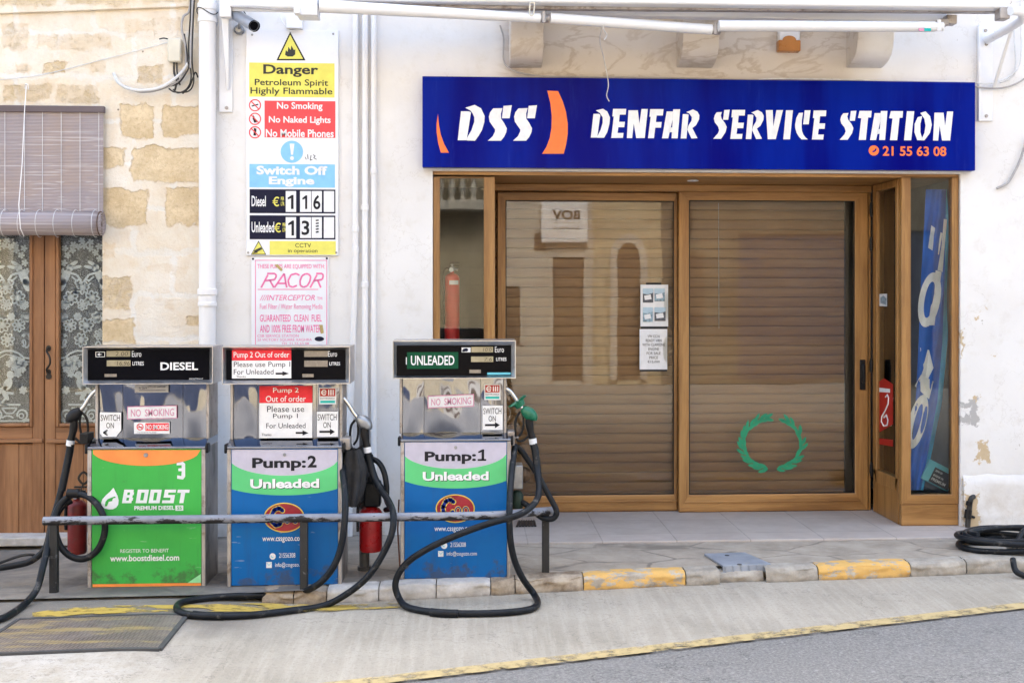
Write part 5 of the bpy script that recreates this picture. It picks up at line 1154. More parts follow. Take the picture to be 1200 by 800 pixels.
m.build('drop_symbol', M['poster_pale'], fp, smooth=False); m = MB(); word(308, [(4, 97, 36, 212), (36, 97, 86, 120), (36, 143, 84, 165), (36, 190, 84, 212), (58, 120, 92, 143), (58, 165, 92, 190)])
word(428, [(0, 97, 34, 212), (34, 97, 62, 122), (34, 188, 62, 212), (62, 97, 94, 212)]); word(538, [(0, 97, 34, 212), (34, 97, 62, 122), (34, 188, 62, 212), (62, 97, 94, 212)])
word(654, [(4, 97, 100, 122), (4, 122, 38, 142), (4, 142, 98, 165), (64, 165, 98, 188), (-2, 188, 98, 212)]); word(790, [(-22, 97, 80, 124), (10, 124, 46, 212)])
m.build('brush_lettering', M['poster_pale'], fp, smooth=False); m = MB(); m.text('PREMIUM DIESEL', 157.5, 592.3, 204.5, 597.2, y1, .03); m.quad(205.5, 591.8, 214.8, 598, y1); m.build('white_lettering', M['poster_pale'], fp, smooth=False); m = MB(); m.text('REGISTER TO BENEFIT', 141, 642.8, 197.7, 647, y1); m.text('www.boostdiesel.com', 129, 649.6, 210, 657, y1, .02)
m.build('web_lettering', M['poster_pale'], fp, smooth=False); m = MB(); m.flat([(207, 541.3), (214, 540.6), (217, 543), (217, 558), (214.5, 561.5), (207.5, 560.5), (207.8, 556.5), (212.5, 557.5), (213, 551.8), (209, 551.6), (209, 548.6), (213, 548.2), (212.8, 544.6), (207, 545)], y1)
m.build('pump_number', M['poster_pale'], fp, smooth=False)
m = MB(); m.flat(z7([(165, 240), (172, 200), (190, 178), (215, 168), (250, 155), (262, 165), (235, 172), (228, 195), (200, 200), (185, 238)]), y2); m.text('55', 207.5, 593, 213, 596.8, y2, .02); m.build('green_detail', M['pump_green'], fp, smooth=False)
p = P(171, 533, Y3); m = MB(); m.lathe((p.x, Y3 - .006, p.z), [(0, 0), (.009, 0), (.011, .003), (.011, .006)], 14, 'y'); m.build('lock', M['grey_metal'], fp)
# hose outlets and side fittings
m = MB(); m.bx(600, 545, 613, 573, -1.10, -.98); m.build('vapour_box', M['grey_metal'], t1, bevel=.006)
m = MB(); p = P(613, 556, -1.04); m.lathe((p.x - .01, -1.04, p.z), [(.0, 0), (.04, 0), (.045, .02), (.03, .045), (.0, .05)], 16, 'x'); m.build('motor_cap', basic('rusty_cast', (.16, .10, .06), .6, .6, .4, 30), t1)
m = MB(); p = P(606, 586, -1.05); m.lathe((p.x, -1.05, p.z - .04), [(.0, 0), (.03, 0), (.034, .02), (.034, .07), (.02, .09), (0, .095)], 16); m.build('filter_bowl', basic('dark_green_cast', (.012, .03, .02), .5, .3, .4, 30), t1)
m = MB(); m.bx(595, 505, 603, 522, -1.12, -1.02); m.tube([P(601, 513, -1.09), P(608, 512, -1.09)], .007, 8); m.build('nozzle_holder', M['alu_dull'], t1, bevel=.003)
m = MB(); m.bx(398, 513, 410, 527, -1.22, -1.12); m.build('nozzle_holder', M['alu_dull'], t2, bevel=.003)
m = MB(); m.bx(93, 508, 103, 520, -1.2, -1.1); m.build('nozzle_holder', M['black_plastic'], t3, bevel=.003)

# ============================================================ HOSES AND NOZZLES
def hose_thing(label, loc): return thing('fuel_hose', label, 'fuel hose', loc, 'fuel hoses of the three pumps')
def nozzle(t, mirror, ox, oy, Y, body_mat, body, label=None):
    # canonical nozzle drawn for pump 1 around (606, 474), mirrored for the left one
    X = lambda u: ox + (u - 606) * (-1 if mirror else 1)
    V = lambda v: oy + (v - 474)
    q = lambda lst: [P(X(u), V(v), Y) for u, v in lst]
    m = MB(); m.tube(spline(q([(612, 478), (620, 484.5), (623.2, 489), (623, 492)]), 5), [.016, .021, .0255, .030, .033, .034, .0335, .033, .0325, .032, .031, .030, .029, .0275, .025, .021][:16], 14)
    nz = m.build('nozzle', body_mat, t, ang=70)
    m = MB(); m.tube(spline(q([(593, 455), (598, 458.5), (603, 465), (608, 473), (612, 478)]), 5), .0105, 12); m.build('spout', M['chrome'], nz)
    if body:
        m = MB(); a, b = q([(607, 471), (610.5, 476)]); m.tube([a, b], [.034, .026], 12)
        for k in range(6): 
            an = k * 60; d = (b - a).normalized(); s = d.orthogonal(); s.rotate(Matrix.Rotation(R(an), 3, d)); m.tube([a, a + s * .045 - d * .006], [.012, .004], 5)
        m.build('splash_guard', M['green_plastic'], nz, ang=60)
    m = MB(); m.tube(spline(q([(620, 487), (620.8, 500), (624, 514)]), 5), [.019, .0195, .02, .0205, .0205, .02, .019, .018, .0185, .0195, .02][:11], 12); m.build('grip', M['black_plastic'], nz, ang=60)
    m = MB(); m.tube(q([(624, 513.5), (625, 520)]), .0205, 14); m.build('white_band', M['poster_pale'], nz)
    m = MB(); m.tube(spline(q([(610, 482), (605.5, 488), (604, 498), (604.5, 510), (607, 516), (613, 516), (619, 511)]), 5), .0065, 8); m.build('lever_guard', M['black_plastic'], nz)
    m = MB(); m.tube(spline(q([(613, 486), (613.5, 496), (612, 505), (608, 511)]), 4), .006, 8); m.build('lever', M['black_plastic'], nz)
    return nz
# pump 1
h1 = hose_thing('black fuel hose with green nozzle hanging at the pump numbered 1', P(620, 600, -1.3))
nozzle(h1, False, 606, 474, -1.09, M['green_plastic'], True)
m = MB(); m.tube(curve([(625, 519, -1.09), (627.5, 530, -1.1), (629.5, 548, -1.12), (631, 562, -1.16)]), .0195, 12); m.build('hose_sleeve', M['rubber'], h1)
m = MB(); m.tube(curve([(631, 560, -1.16), (631, 580, -1.24), (622, 594, -1.32), (605, 604, -1.37), (570, 614, -1.39), (530, 629, -1.40), (497, 645, -1.40), (474, 662, -1.385), (463.5, 682, -1.385), (467, 699, -1.40), (478, 711), (510, 717), (550, 718.5), (595, 717), (622, 713), (630, 706), (626, 696, -1.33), (613, 678, -1.345), (603, 656, -1.36), (598, 630, -1.37), (597, 598, -1.35), (599, 560, -1.22), (602, 532, -1.12), (604, 522, -1.08)], 9), .0165, 14); hh = m.build('hose', M['rubber'], h1)
m = MB(); m.tube(curve([(505, 717), (520, 718.3), (537, 718.7)], 6), [.021] * 13, 12); m.build('joint_wrap', M['rubber'], hh)
m = MB(); m.tube(curve([(606, 523, -1.03), (614, 532, -1.04), (630, 556, -1.07), (643, 580, -1.1), (652, 598, -1.11), (648, 607, -1.11), (635, 606, -1.1), (618, 592, -1.08), (606, 585, -1.05)], 8), .0155, 12); m.build('loop_hose', M['rubber'], h1)
# pump 2
h2 = hose_thing('black fuel hose with grey nozzle hanging between the two blue pumps', P(440, 600, -1.3))
nozzle(h2, False, 412.3, 484, -1.13, M['grey_metal'], False)
m = MB(); m.tube(curve([(431, 529, -1.13), (433, 540, -1.13), (439, 560, -1.15), (448, 575, -1.2)]), .0195, 12); m.build('hose_sleeve', M['rubber'], h2)
m = MB(); m.tube(curve([(446, 573, -1.19), (456, 588, -1.28), (461, 603, -1.38), (459, 625, -1.42), (448, 650, -1.43), (432, 674, -1.43), (410, 693, -1.42), (380, 709), (340, 715), (290, 720.5), (245, 721.5), (218, 719), (207, 712), (216, 704.5), (250, 699.5), (300, 697), (345, 694.5), (370, 686, -1.40), (388, 668, -1.42), (399, 643, -1.42), (404, 610, -1.41), (404.5, 580, -1.36), (402, 556, -1.28), (401, 545, -1.2)], 9), .0165, 14); hh = m.build('hose', M['rubber'], h2)
m = MB(); m.tube(curve([(226, 719.5), (243, 721.2), (262, 721.6)], 6), [.019] * 13, 12); m.build('joint_wrap', M['rubber'], hh)
m = MB(); m.tube(curve([(423, 537, -1.06), (432, 536.5, -1.08), (443, 541, -1.1), (450, 553, -1.12), (453, 570, -1.13), (453, 585, -1.13), (457, 595, -1.1), (452, 597, -1.05)], 8), .0145, 12); m.build('loop_hose', M['rubber'], h2)
m = MB(); m.tube([P(421, 538, -1.06), P(436, 536.5, -1.085)], .022, 12); m.build('hose_fitting', M['black_plastic'], h2)
# pump 3
h3 = hose_thing('black fuel hose with black nozzle and round coil at the green pump', P(80, 620, -1.3))
nozzle(h3, True, 101, 476, -1.1, M['black_plastic'], False)
m = MB(); m.tube(curve([(83, 520, -1.1), (81, 532, -1.1), (77, 552, -1.12), (72, 575, -1.15)]), .0195, 12); m.build('hose_sleeve', M['rubber'], h3)
m = MB(); m.tube(curve([(72, 573, -1.15), (67, 592, -1.17), (60, 615, -1.2), (54, 640, -1.2), (38, 656, -1.2), (15, 662.5, -1.2), (-25, 668, -1.2), (-70, 672, -1.2)], 8), .0165, 14); m.build('hose', M['rubber'], h3)
m = MB(); m.tube(curve([(-70, 740), (-20, 729), (5, 723), (28, 708), (43, 690, -1.45), (50, 665, -1.4), (56, 640, -1.33), (61, 617, -1.26), (66, 600, -1.22), (74, 587, -1.2), (86, 579.5, -1.2), (100, 580, -1.22), (113, 590, -1.25), (121.5, 606, -1.275), (122.5, 624, -1.275), (115, 643, -1.275), (100, 654, -1.272), (84, 652, -1.265), (71, 640, -1.26), (65, 622, -1.25), (66, 605, -1.2), (74, 592, -1.16), (84, 586, -1.14)], 9), .0165, 14); m.build('coiled_hose', M['rubber'], h3)
m = MB(); m.tube([P(79, 578, -1.2), P(93, 578, -1.2)], .024, 12); m.build('hose_fitting', M['black_plastic'], h3)
m = MB(); m.ring(98, 560, 6, 7, 1.5, -1.16, 16); m.tube(curve([(98, 553, -1.15), (104, 560, -1.15), (98, 567, -1.15), (92, 560, -1.15)], 4, True), .006, 6, closed=True); m.tube(curve([(97, 567, -1.15), (94, 577, -1.17)], 2), .004, 6); m.build('hanging_hook', M['iron'], h3)

# ============================================================ GUARD RAIL
gr = thing('guard_rail', 'low dull grey pipe rail with chipped paint across the front of the pumps', 'rail', P(350, 690, -1.33))
YR = -1.335; zr = .352
pr_ = [(P(51, 609, YR).x, YR, zr), (P(200, 606, YR).x, YR, zr), (P(400, 606, YR).x, YR, zr), (P(560, 603, YR).x, YR + .01, zr), (P(605, 603, YR).x, YR + .06, zr), (P(646, 597, -1.05).x, -1.05, .325)]
m = MB(); m.tube(spline(pr_, 10), .0215, 18); m.build('rail', M['rail'], gr)
for u, v, y, zz_ in ((62.5, 692, YR, .34), (356, 700, YR, .34), (639.5, 667, -1.06, .32)):
    p = P(u, v, y); x = p.x; gz = min(p.z, ground(x, y)) - .02 if u < 600 else -.01
    m = MB(); m.box(x - .019, x + .019, y - .008, y + .03, gz, zz_); m.build('post', M['rail_black'] if 'rail_black' in M else M['rail_grey'], gr, bevel=.004)

# ============================================================ EXTINGUISHERS, POST, CLOTH
M['ext_bright'] = basic('bright_extinguisher_red', (.62, .02, .02), .35, 0, .15, 12)
def extinguisher(label, u0, u1, v0, v1, Y, mat, name='fire_extinguisher'):
    x0, x1, z0, z1 = rect(u0, v0, u1, v1, Y); r = (x1 - x0) / 2; cx = (x0 + x1) / 2; h = z1 - z0
    t = thing('fire_extinguisher', label, 'fire extinguisher', (cx, Y, z0))
    pf = [(0, 0), (r * .9, 0), (r * .97, .006), (r, .016), (r, h - r * .75)]
    pf += [(r * math.cos(R(a)), h - r * .75 + r * .75 * math.sin(R(a))) for a in range(15, 80, 13)] + [(r * .25, h), (r * .25, h + .012), (0, h + .012)]
    m = MB(); m.lathe((cx, Y, z0), pf, 26); c = m.build('cylinder', mat, t)
    m = MB(); m.lathe((cx, Y, z1 + .01), [(0, 0), (r * .34, 0), (r * .34, .025), (r * .22, .03), (r * .22, .045), (0, .047)], 14); m.tube([(cx, Y, z1 + .03), (cx + r * .8, Y, z1 + .02)], .008, 8); m.build('valve', M['grey_metal'], t)
    m = MB(); m.box(cx - r * .3, cx + r * 1.0, Y - .009, Y + .009, z1 + .06, z1 + .068); m.build('lever', M['black_plastic'], t, bevel=.002)
    m = MB(); m.box(cx - r * .3, cx + r * .9, Y - .009, Y + .009, z1 + .04, z1 + .047); m.build('carry_handle', M['black_plastic'], t, bevel=.002)
    m = MB(); m.tube([(cx - r * .1, Y - r * .36, z1 + .02), (cx - r * .1, Y - r * .5, z1 + .02)], .014, 12); m.build('gauge', M['poster_pale'], t)
    m = MB(); m.tube(spline([(cx - r * .3, Y, z1 + .025), (cx - r * 1.0, Y - r * .3, z1 + .01), (cx - r * 1.1, Y - r * .4, z1 - h * .25), (cx - r * 1.08, Y - r * .4, z1 - h * .55)], 6), .008, 8); m.build('discharge_hose', M['rubber'], t)
    return t, cx, z0, z1, r
eo, cx, z0, z1, r = extinguisher('red fire extinguisher hanging on the dark post between the blue pumps', 421, 448, 592, 645, -1.0, M['ext_red'])
m = MB(); m.box(cx - r * .55, cx + r * .9, -1.05, -.96, z1 + .0, z1 + .13); m.box(cx - r * .2, cx + r * .5, -1.06, -.98, z1 + .13, z1 + .165); m.build('rubber_cover', M['rubber'], eo, bevel=.01)
e2, cx, z0, z1, r = extinguisher('red fire extinguisher painted dark for shade, hanging behind the green pump', 79.5, 101.5, 585, 648, -1.05, M['ext_shaded'])
e3, cx, z0, z1, r = extinguisher('bright red fire extinguisher behind the glass of a display window', 521, 538.5, 320, 430, .135, M['ext_bright'])
m = MB(); x0_, x1_, za, zb_ = rect(526.5, 328.5, 538.2, 333.5, .135 - r - .002); m.grid(lambda a, b: (cx + (r + .002) * math.sin(R(-20 + 75 * a)), .135 - (r + .002) * math.cos(R(-20 + 75 * a)), za + (zb_ - za) * b), 12, 1); m.build('label_band', M['white_print'], e3)
m = MB(); m.box(cx - .1, cx + .1, .30, .32, z0 - .05, z1 + .05); o = m.build('wall_board', M['dark_room'], shop)
ep = thing('extinguisher_post', 'dark grey metal post standing between the two blue pumps', 'post', P(426, 667, -.93))
x = P(427, 600, -.93).x
m = MB(); m.tube([(x, -.93, -.02), (x, -.93, P(427, 490, -.93).z)], .027, 16); m.build('tube', M['post_grey'] if 'post_grey' in M else M['rail_grey'], ep)
m = MB(); m.box(x - .05, x + .06, -.98, -.955, P(427, 592, -.93).z, P(427, 586, -.93).z); m.tube([(x, -.93, -.005), (x, -.93, .02)], .036, 16); m.build('base_collar', M['rail_grey'], ep)
# black cloth hung on the side of the middle pump
def clothf(a, b):
    vv = 526 + 66 * b; c = 412.5 + 2 * math.sin(b * 3); w = (3.5 + 9.5 * math.sin(math.pi * min(1, .12 + b * .85)) ** .7)
    an = a * 2 * math.pi
    k = 1 + .16 * math.sin(an * 5 + b * 2) + .10 * noise.noise(Vector((math.cos(an) * 2, math.sin(an) * 2, b * 3)))
    p = P(c + w * k * math.cos(an), vv, -1.17); p.y += .05 * k * math.sin(an); return p
m = MB(); m.grid(clothf, 48, 16); o = m.build('black_cloth', M['cloth'], ang=80); tag(o, 'crumpled black cloth cover hanging at the side of the out of order pump', 'cloth')

# ============================================================ THINGS IN AND ON THE SHOPFRONT
for nm, q, lb, kind in (('notice', (750.5, 333.5, 783, 382.5), 'paper with four small photographs taped to the sliding door glass', 0), ('notice', (749.5, 385.5, 782, 433), 'typed paper for sale notice taped below the photographs on door glass', 1)):
    yy = YB + .055 + .0185; t = thing('paper_notice', lb, 'notice', P((q[0] + q[2]) / 2, q[3], yy), 'paper notices on the sliding door')
    m = MB(); a0, a1, z0, z1 = rect(*q, yy); m.grid(lambda a, b: (a0 + (a1 - a0) * a, yy - .004 * math.sin(math.pi * b) * math.sin(a * 3 + 1), z0 + (z1 - z0) * b), 8, 8); m.build('paper', M['poster_pale'], t)
    if kind == 0:
        for (a, b, c, d, mt) in ((753.3, 338, 765.5, 354.5, 'photo_dark'), (767, 338, 779, 353, 'photo_blue'), (753.3, 360, 765, 377, 'photo_blue'), (767, 360, 780, 376, 'photo_dark')):
            f = MB().quad(a, b, c, d, yy - .006).build('photograph', M[mt], t, smooth=False)
            m = MB(); m.flat([(a, b), (c, b), (c, b + (d - b) * .3), ((a + c) / 2, b + (d - b) * .42), (a, b + (d - b) * .36)], yy - .007); m.build('sky_area', M['photo_sky'], f, smooth=False)
            m = MB(); m.flat([(a + 1.5, d - 8), (c - 3, d - 9.5), (c - 2, d - 4), (a + 2.5, d - 3)], yy - .0075); m.build('boat_shape', M['poster_pale'], f, smooth=False)
        m = MB(); m.quad(757, 331.2, 775, 333.6, yy - .001); m.quad(751, 382.4, 782, 385.2, yy - .001); m.build('tape', M['black_print'], t, smooth=False)
    else:
        m = MB()
        for k, s in enumerate(('VW CC16', 'READY VAN', 'WITH CLARIONE', 'ENGINE', 'FOR SALE', 'PRICE', '€15,000')):
            w = len(s) * 1.02; m.text(s, 766 - w, 392.2 + k * 5.0, 766 + w, 395.4 + k * 5.0, yy - .006, .0)
        m.build('lettering', M['grey_print'], t, smooth=False); m = MB(); m.quad(750, 432.8, 781.5, 435, yy - .001); m.build('tape', M['black_print'], t, smooth=False)
# wreath transfer on the right sliding door
m = MB(); yw = YB + .018; random.seed(5)
cxw, cyw, rw, rh = 905, 519.5, 35, 30.5
for sgn in (1, -1):
    n = 15
    for k in range(n):
        an = R(90 + sgn * (8 + k * 11.2))
        if sgn < 0 and k in (13, 14): continue
        x, y = cxw + rw * math.cos(an), cyw + rh * math.sin(an)
        tx, ty = -math.sin(an) * sgn, math.cos(an) * sgn
        ba = math.degrees(math.atan2(ty * rh, tx * rw))
        sides = (-1, 1) if not (sgn < 0 and k in (5, 8, 10)) else (-1,)
        for sd in sides:
            aa = ba + sd * random.uniform(15, 27); l = random.uniform(5.2, 6.6); w = random.uniform(1.8, 2.3)
            cu_, cv_ = x + (l + .4) * math.cos(R(aa)), y + (l + .4) * math.sin(R(aa))
            lf = [(l, 0), (l * .45, w * .8), (-l * .3, w), (-l, w * .15), (-l, -w * .15), (-l * .3, -w), (l * .45, -w * .8)]
            m.flat([(cu_ + a * math.cos(R(aa)) - b * math.sin(R(aa)), cv_ + a * math.sin(R(aa)) + b * math.cos(R(aa))) for a, b in lf], yw - .0002 * (k % 3))
m.disc(916, 491.5, 4, 1.4, yw, 10, 8)
o = m.build('wreath_transfer', M['wreath_green'], smooth=False, recalc=False); tag(o, 'green laurel wreath transfer on the sliding door glass', 'decal')
# banner standing in the display window
bn = thing('rolled_banner', 'blue advertising banner with large white letters standing in the display window', 'banner', P(1080, 572, .28))
LE = [(1085, 222), (1083, 262), (1079, 330), (1076.5, 400), (1073, 470), (1068, 530), (1066, 574)]; RE = [(1114, 222), (1113.5, 262), (1113, 330), (1110.5, 400), (1104, 470), (1092, 530), (1082, 574)]
def edge(L, v):
    for (a, b), (c, d) in zip(L, L[1:]):
        if v <= d: return a + (c - a) * (v - b) / (d - b)
    return L[-1][0]
Yb = lambda a, v: .14 + .012 * math.sin(a * 15 + v * .035) + .010 * math.sin(a * 6 - v * .05) + .05 * a
def bpt(u, v, off=0):
    l, r = edge(LE, v), edge(RE, v); a = (u - l) / (r - l); return P(u, v, Yb(a, v) - off)
m = MB(); m.grid(lambda a, b: P(edge(LE, 222 + 352 * b) + (edge(RE, 222 + 352 * b) - edge(LE, 222 + 352 * b)) * a * .82, 222 + 352 * b, Yb(a * .82, 222 + 352 * b)), 14, 44); m.build('cloth', M['banner_blue'], bn, ang=80)
m = MB(); m.grid(lambda a, b: P(edge(LE, 222 + 352 * b) + (edge(RE, 222 + 352 * b) - edge(LE, 222 + 352 * b)) * (.82 + .18 * a), 222 + 352 * b, Yb(.82 + .18 * a, 222 + 352 * b)), 4, 44); m.build('cyan_edge', M['banner_cyan'], bn, ang=80)
zb8 = lambda pts: [(1010 + x / 1.905, 200 + y / 1.905) for x, y in pts]
m = MB()
def bpoly(pts): m.poly([bpt(u, v, .006) for u, v in zb8(pts)])
bpoly([(155, 122), (180, 140), (172, 188), (148, 172)]); bpoly([(183, 108), (190, 109), (180, 226), (169, 222), (178, 165)])
def bring(cx, cy, ru, rv, w, rot):
    n = 26
    for k in range(n):
        a, b = R(360 * k / n), R(360 * (k + 1) / n)
        def q(an, s): x, y = (ru - s) * math.cos(an), (rv - s * 1.6) * math.sin(an); return (cx + x * math.cos(R(rot)) - y * math.sin(R(rot)), cy + x * math.sin(R(rot)) + y * math.cos(R(rot)))
        bpoly([q(a, 0), q(b, 0), q(b, w), q(a, w)])
bring(151, 288, 24, 62, 13, 10); bpoly([(165, 222), (178, 226), (162, 345), (148, 345)])
bpoly([(130, 395), (150, 400), (160, 440), (140, 480), (128, 470), (138, 440)]); bpoly([(132, 455), (160, 470), (150, 510), (118, 480)]); bring(124, 560, 20, 62, 13, 14)
m.build('lettering', M['banner_white'], bn, smooth=False, recalc=False)
ob = thing('carton', 'blue and black oil carton tilted on the floor of the display window', 'box', P(1094, 575, .3))
def cbox(name, mat, x0, x1, z0, z1, y0, y1, par):
    c = P(1093, 574, .2); a = R(-27); m = MB(); pts = []
    for z in (z0, z1):
        for x, y in ((x0, y0), (x1, y0), (x1, y1), (x0, y1)): pts.append((c.x + x * math.cos(a) - z * math.sin(a) * -1 * -1, y, c.z + .02 + x * -math.sin(a) * -1 + z * math.cos(a)))
    m.hexa(pts); return m.build(name, mat, par, bevel=.003)
cbox('box_body', M['sky_print'], -.11, .085, .015, .15, .16, .30, ob); cbox('black_label', M['black_print'], -.06, .08, .02, .12, .158, .1595, ob)
m = MB()
for k, (s, w, b) in enumerate((('20W-50', .05, .0), ('ENGINE OIL', .075, .0), ('PREMIUM', .10, .03))):
    c = P(1093, 574, .2); m2 = MB(); m2.text_w(s, -.05, -.05 + w, .095 - .03 * k, .108 - .03 * k + b * .2, .1565, .02)
    a = R(-27); n0 = len(m.v); m.v += [Vector((c.x + v.x * math.cos(a) - v.z * math.sin(a), v.y, c.z + .02 + v.x * math.sin(a) + v.z * math.cos(a))) for v in m2.v]; m.f += [tuple(i + n0 for i in f) for f in m2.f]; m.m += m2.m
m.build('lettering', M['white_print'], ob, smooth=False)
# red board and small sticker behind the side door glass
rb = thing('red_board', 'red pointed board with white hook mark behind the narrow side door glass', 'board', PX(1036, 507, X0 + .0205))
m = MB(); m.poly([PX(u, v, X0 + .0205) for u, v in ((1027.5, 508), (1027.5, 449), (1036, 443), (1046.5, 450), (1046.5, 497))]); so = m.build('panel', M['red_board'], rb, smooth=False)
m = MB(); m.poly([PX(u, v, X0 + .0198) for u, v in ((1030, 454), (1043, 455.5), (1043, 460), (1030, 459))])
hk = [(1038, 465), (1040, 462.5), (1041.5, 466), (1041, 473), (1037, 482), (1033.5, 488), (1033, 494), (1036, 499), (1040, 498), (1041, 492), (1039, 486), (1036, 489)]
m.tube([PX(u, v, X0 + .0205) for u, v in hk], .006, 5); m.build('hook_mark', M['white_print'], rb, smooth=False)
m = MB(); m.poly([PX(u, v, X0 + .0205) for u, v in ((1028, 513), (1046.5, 515), (1046.5, 523), (1028, 520))]); m.build('lower_strip', M['red_board'], rb, smooth=False)
st_ = thing('small_sticker', 'small pale blue picture sticker on the narrow side door glass', 'sticker', PX(1035, 358, X0 + .02))
m = MB(); m.poly([PX(u, v, X0 + .0195) for u, v in ((1030.5, 344.5), (1039.5, 344), (1039.5, 359), (1030.5, 358.5))]); m.build('paper', M['poster_pale'], st_, smooth=False)
m = MB(); m.poly([PX(u, v, X0 + .0185) for u, v in ((1031.5, 349), (1035, 346), (1039, 350), (1038.5, 357.5), (1032, 355))]); m.build('picture', M['photo_blue'], st_, smooth=False)

# ============================================================ THINGS ON THE GROUND
hp = thing('drain_cover', 'blue grey steel cover plate lying over the kerb between yellow painted stones', 'cover', G(865, 672))
q = [G(825, 648.5, .012), G(873, 647, .012), G(903, 670.5, .012), G(847, 673, .012)]
for p in q: p.z = .014
m = MB(); m.prism(q, (0, 0, -.012)); m.build('plate', M['hatch_blue'], hp, bevel=.002)
m = MB(); a, b = q[3], q[2]; 
lip = lambda p, k: p + Vector((0, -.002 - .006 * k, -.002 - .04 * k))
m.hexa([lip(a, 1) + Vector((0, 0, 0)), lip(b, 1), lip(b, 1) + Vector((0, .012, 0)), lip(a, 1) + Vector((0, .012, 0)), lip(a, 0), lip(b, 0), lip(b, 0) + Vector((0, .012, 0)), lip(a, 0) + Vector((0, .012, 0))]); 
for k in range(6):
    c = a.lerp(b, (k + .3) / 6); m.box(c.x - .003, c.x + .003, c.y - .011, c.y - .003, -.028, .008)
m.build('ribbed_lip', M['hatch_blue'], hp, smooth=False)
m = MB()
for u, v in ((852, 653.5), (866.5, 664)): p = G(u, v); m.lathe((p.x, p.y, .0135), [(0, .004), (.012, .003), (.014, 0)], 12)
m.build('bolt', M['rail_grey'], hp)
dg_ = thing('drain_grate', 'small dark slotted drain grate in the threshold tiles beside pump 1', 'grate', PZ(616, 613, .013))
q = [PZ(*c, .0135) for c in ((607, 610), (627, 609.5), (629, 616.5), (604, 617))]
m = MB(); m.prism(q, (0, 0, -.008)); m.build('frame', M['rail_grey'], dg_)
m = MB()
for k in range(7):
    a, b = q[0].lerp(q[1], (k + .5) / 7), q[3].lerp(q[2], (k + .5) / 7); m.tube([a + Vector((0, 0, .003)), b + Vector((0, 0, .003))], .004, 5)
m.build('bars', M['black_plastic'], dg_)
tp = thing('tread_plate', 'worn steel tread plate with yellow paint traces set in the ground before the green pump', 'cover', G(100, 745))
q = [G(22, 726, .004), G(219, 721, .004), G(187, 761, .004), G(-42, 768, .004)]
m = MB(); m.grid(lambda a, b: (lambda p: (p.x, p.y, apron(p.x, p.y) + .008))(q[3].lerp(q[2], a).lerp(q[0].lerp(q[1], a), b)), 20, 12); m.build('plate', M['tread'], tp, smooth=False)
def rim(a, b, w=.02):
    d = (b - a).normalized(); s = Vector((-d.y, d.x, 0)) * w
    return [a - s * .5, b - s * .5, b + s * .5, a + s * .5]
m = MB()
for a, b in zip(q, q[1:] + q[:1]):
    for k in range(8):
        rr4 = rim(a.lerp(b, k / 8), a.lerp(b, (k + 1) / 8))
        for p in rr4: p.z = apron(p.x, p.y) + .011
        m.prism(rr4, (0, 0, -.02))
m.build('rim', M['rail_grey'], tp, smooth=False)
o = MB().tube([G(1124, 635.5, .012), G(1165, 633.5, .012), G(1215, 634, .012)], .009, 10).build('bamboo_cane', M['bamboo_cane']); tag(o, 'thin bamboo cane lying on the pavement beside the coiled hose', 'cane')
wp = thing('broken_pipe', 'short black broken pipe standing in damaged plaster at the foot of the white wall', 'pipe', P(1134, 627, -.04))
m = MB(); m.tube(curve([(1133.5, 628, -.05), (1134.5, 610, -.035), (1136, 595, -.03), (1138, 584, -.03), (1142, 581, -.01), (1148, 578, .02)], 5), [.016] * 20 + [.008] * 6, 10); m.build('tube', M['cable_black'], wp)
m = MB(); m.tube([P(1133.8, 607, -.037), P(1135, 597, -.033)], .022, 12); m.tube([P(1135.3, 592, -.03), P(1136.3, 587, -.03)], .02, 12); m.tube([P(1134, 603, -.035), P(1142, 606, -.03)], .008, 8); m.build('coupling', M['black_plastic'], wp)
# coiled spare hose
hc = thing('coiled_hose', 'spare black hose lying coiled on the pavement beside the bamboo cane', 'hose', G(1170, 655))
random.seed(3)
pts = []
cxh, cyh = P(1178, 640, -.55).x, -.62
for k in range(150):
    a = k / 150 * 2 * math.pi * 4.6; rr_ = .27 + .05 * math.sin(a * .43) + .03 * math.sin(a * .77 + 1)
    pts.append((cxh + .02 * math.sin(a * .2) + rr_ * math.cos(a), cyh + rr_ * .62 * math.sin(a) - .02 * math.sin(a * .31), .018 + .026 * (k / 150 * 3.2) + .012 * math.sin(a * 1.3)))
m = MB(); m.tube(pts, .0165, 12); m.build('hose', M['rubber'], hc)
m = MB(); m.tube(curve([(1185, 655, -.75), (1192, 636, -.68), (1200, 622, -.6), (1215, 618, -.5), (1230, 640, -.5)], 6), .0165, 12); m.tube(curve([(1187, 655, -.95), (1190, 668, -1.02), (1200, 674, -1.05), (1218, 678, -1.08)], 6), .0165, 12); m.build('loose_end', M['rubber'], hc)
m = MB(); m.tube([P(1183, 642, -.72), P(1190, 636, -.70)], .024, 12); m.tube([P(1188, 637, -.7), P(1197, 640, -.68)], .014, 10); m.build('steel_fitting', M['chrome'], hc)
o = MB().tube(curve([(-10, 663, -.6), (20, 652, -.5), (34, 649.5, -.5), (46, 651, -.45), (60, 650, -.4)], 5), .008, 8).build('cable', M['cable_black']); tag(o, 'short black cable lying on the pavement below the brown house door', 'cable')
o = MB().tube([P(467.5, 585, -1.0), P(466, 620, -1.0), P(468.5, 662, -1.05), P(470.5, 690, -1.13)], .0045, 7).build('thin_pipe', basic('rusty_pipe', (.13, .05, .03), .6, 0, .3, 30)); tag(o, 'thin rusty brown pipe rising beside the edge of pump number 1', 'pipe')

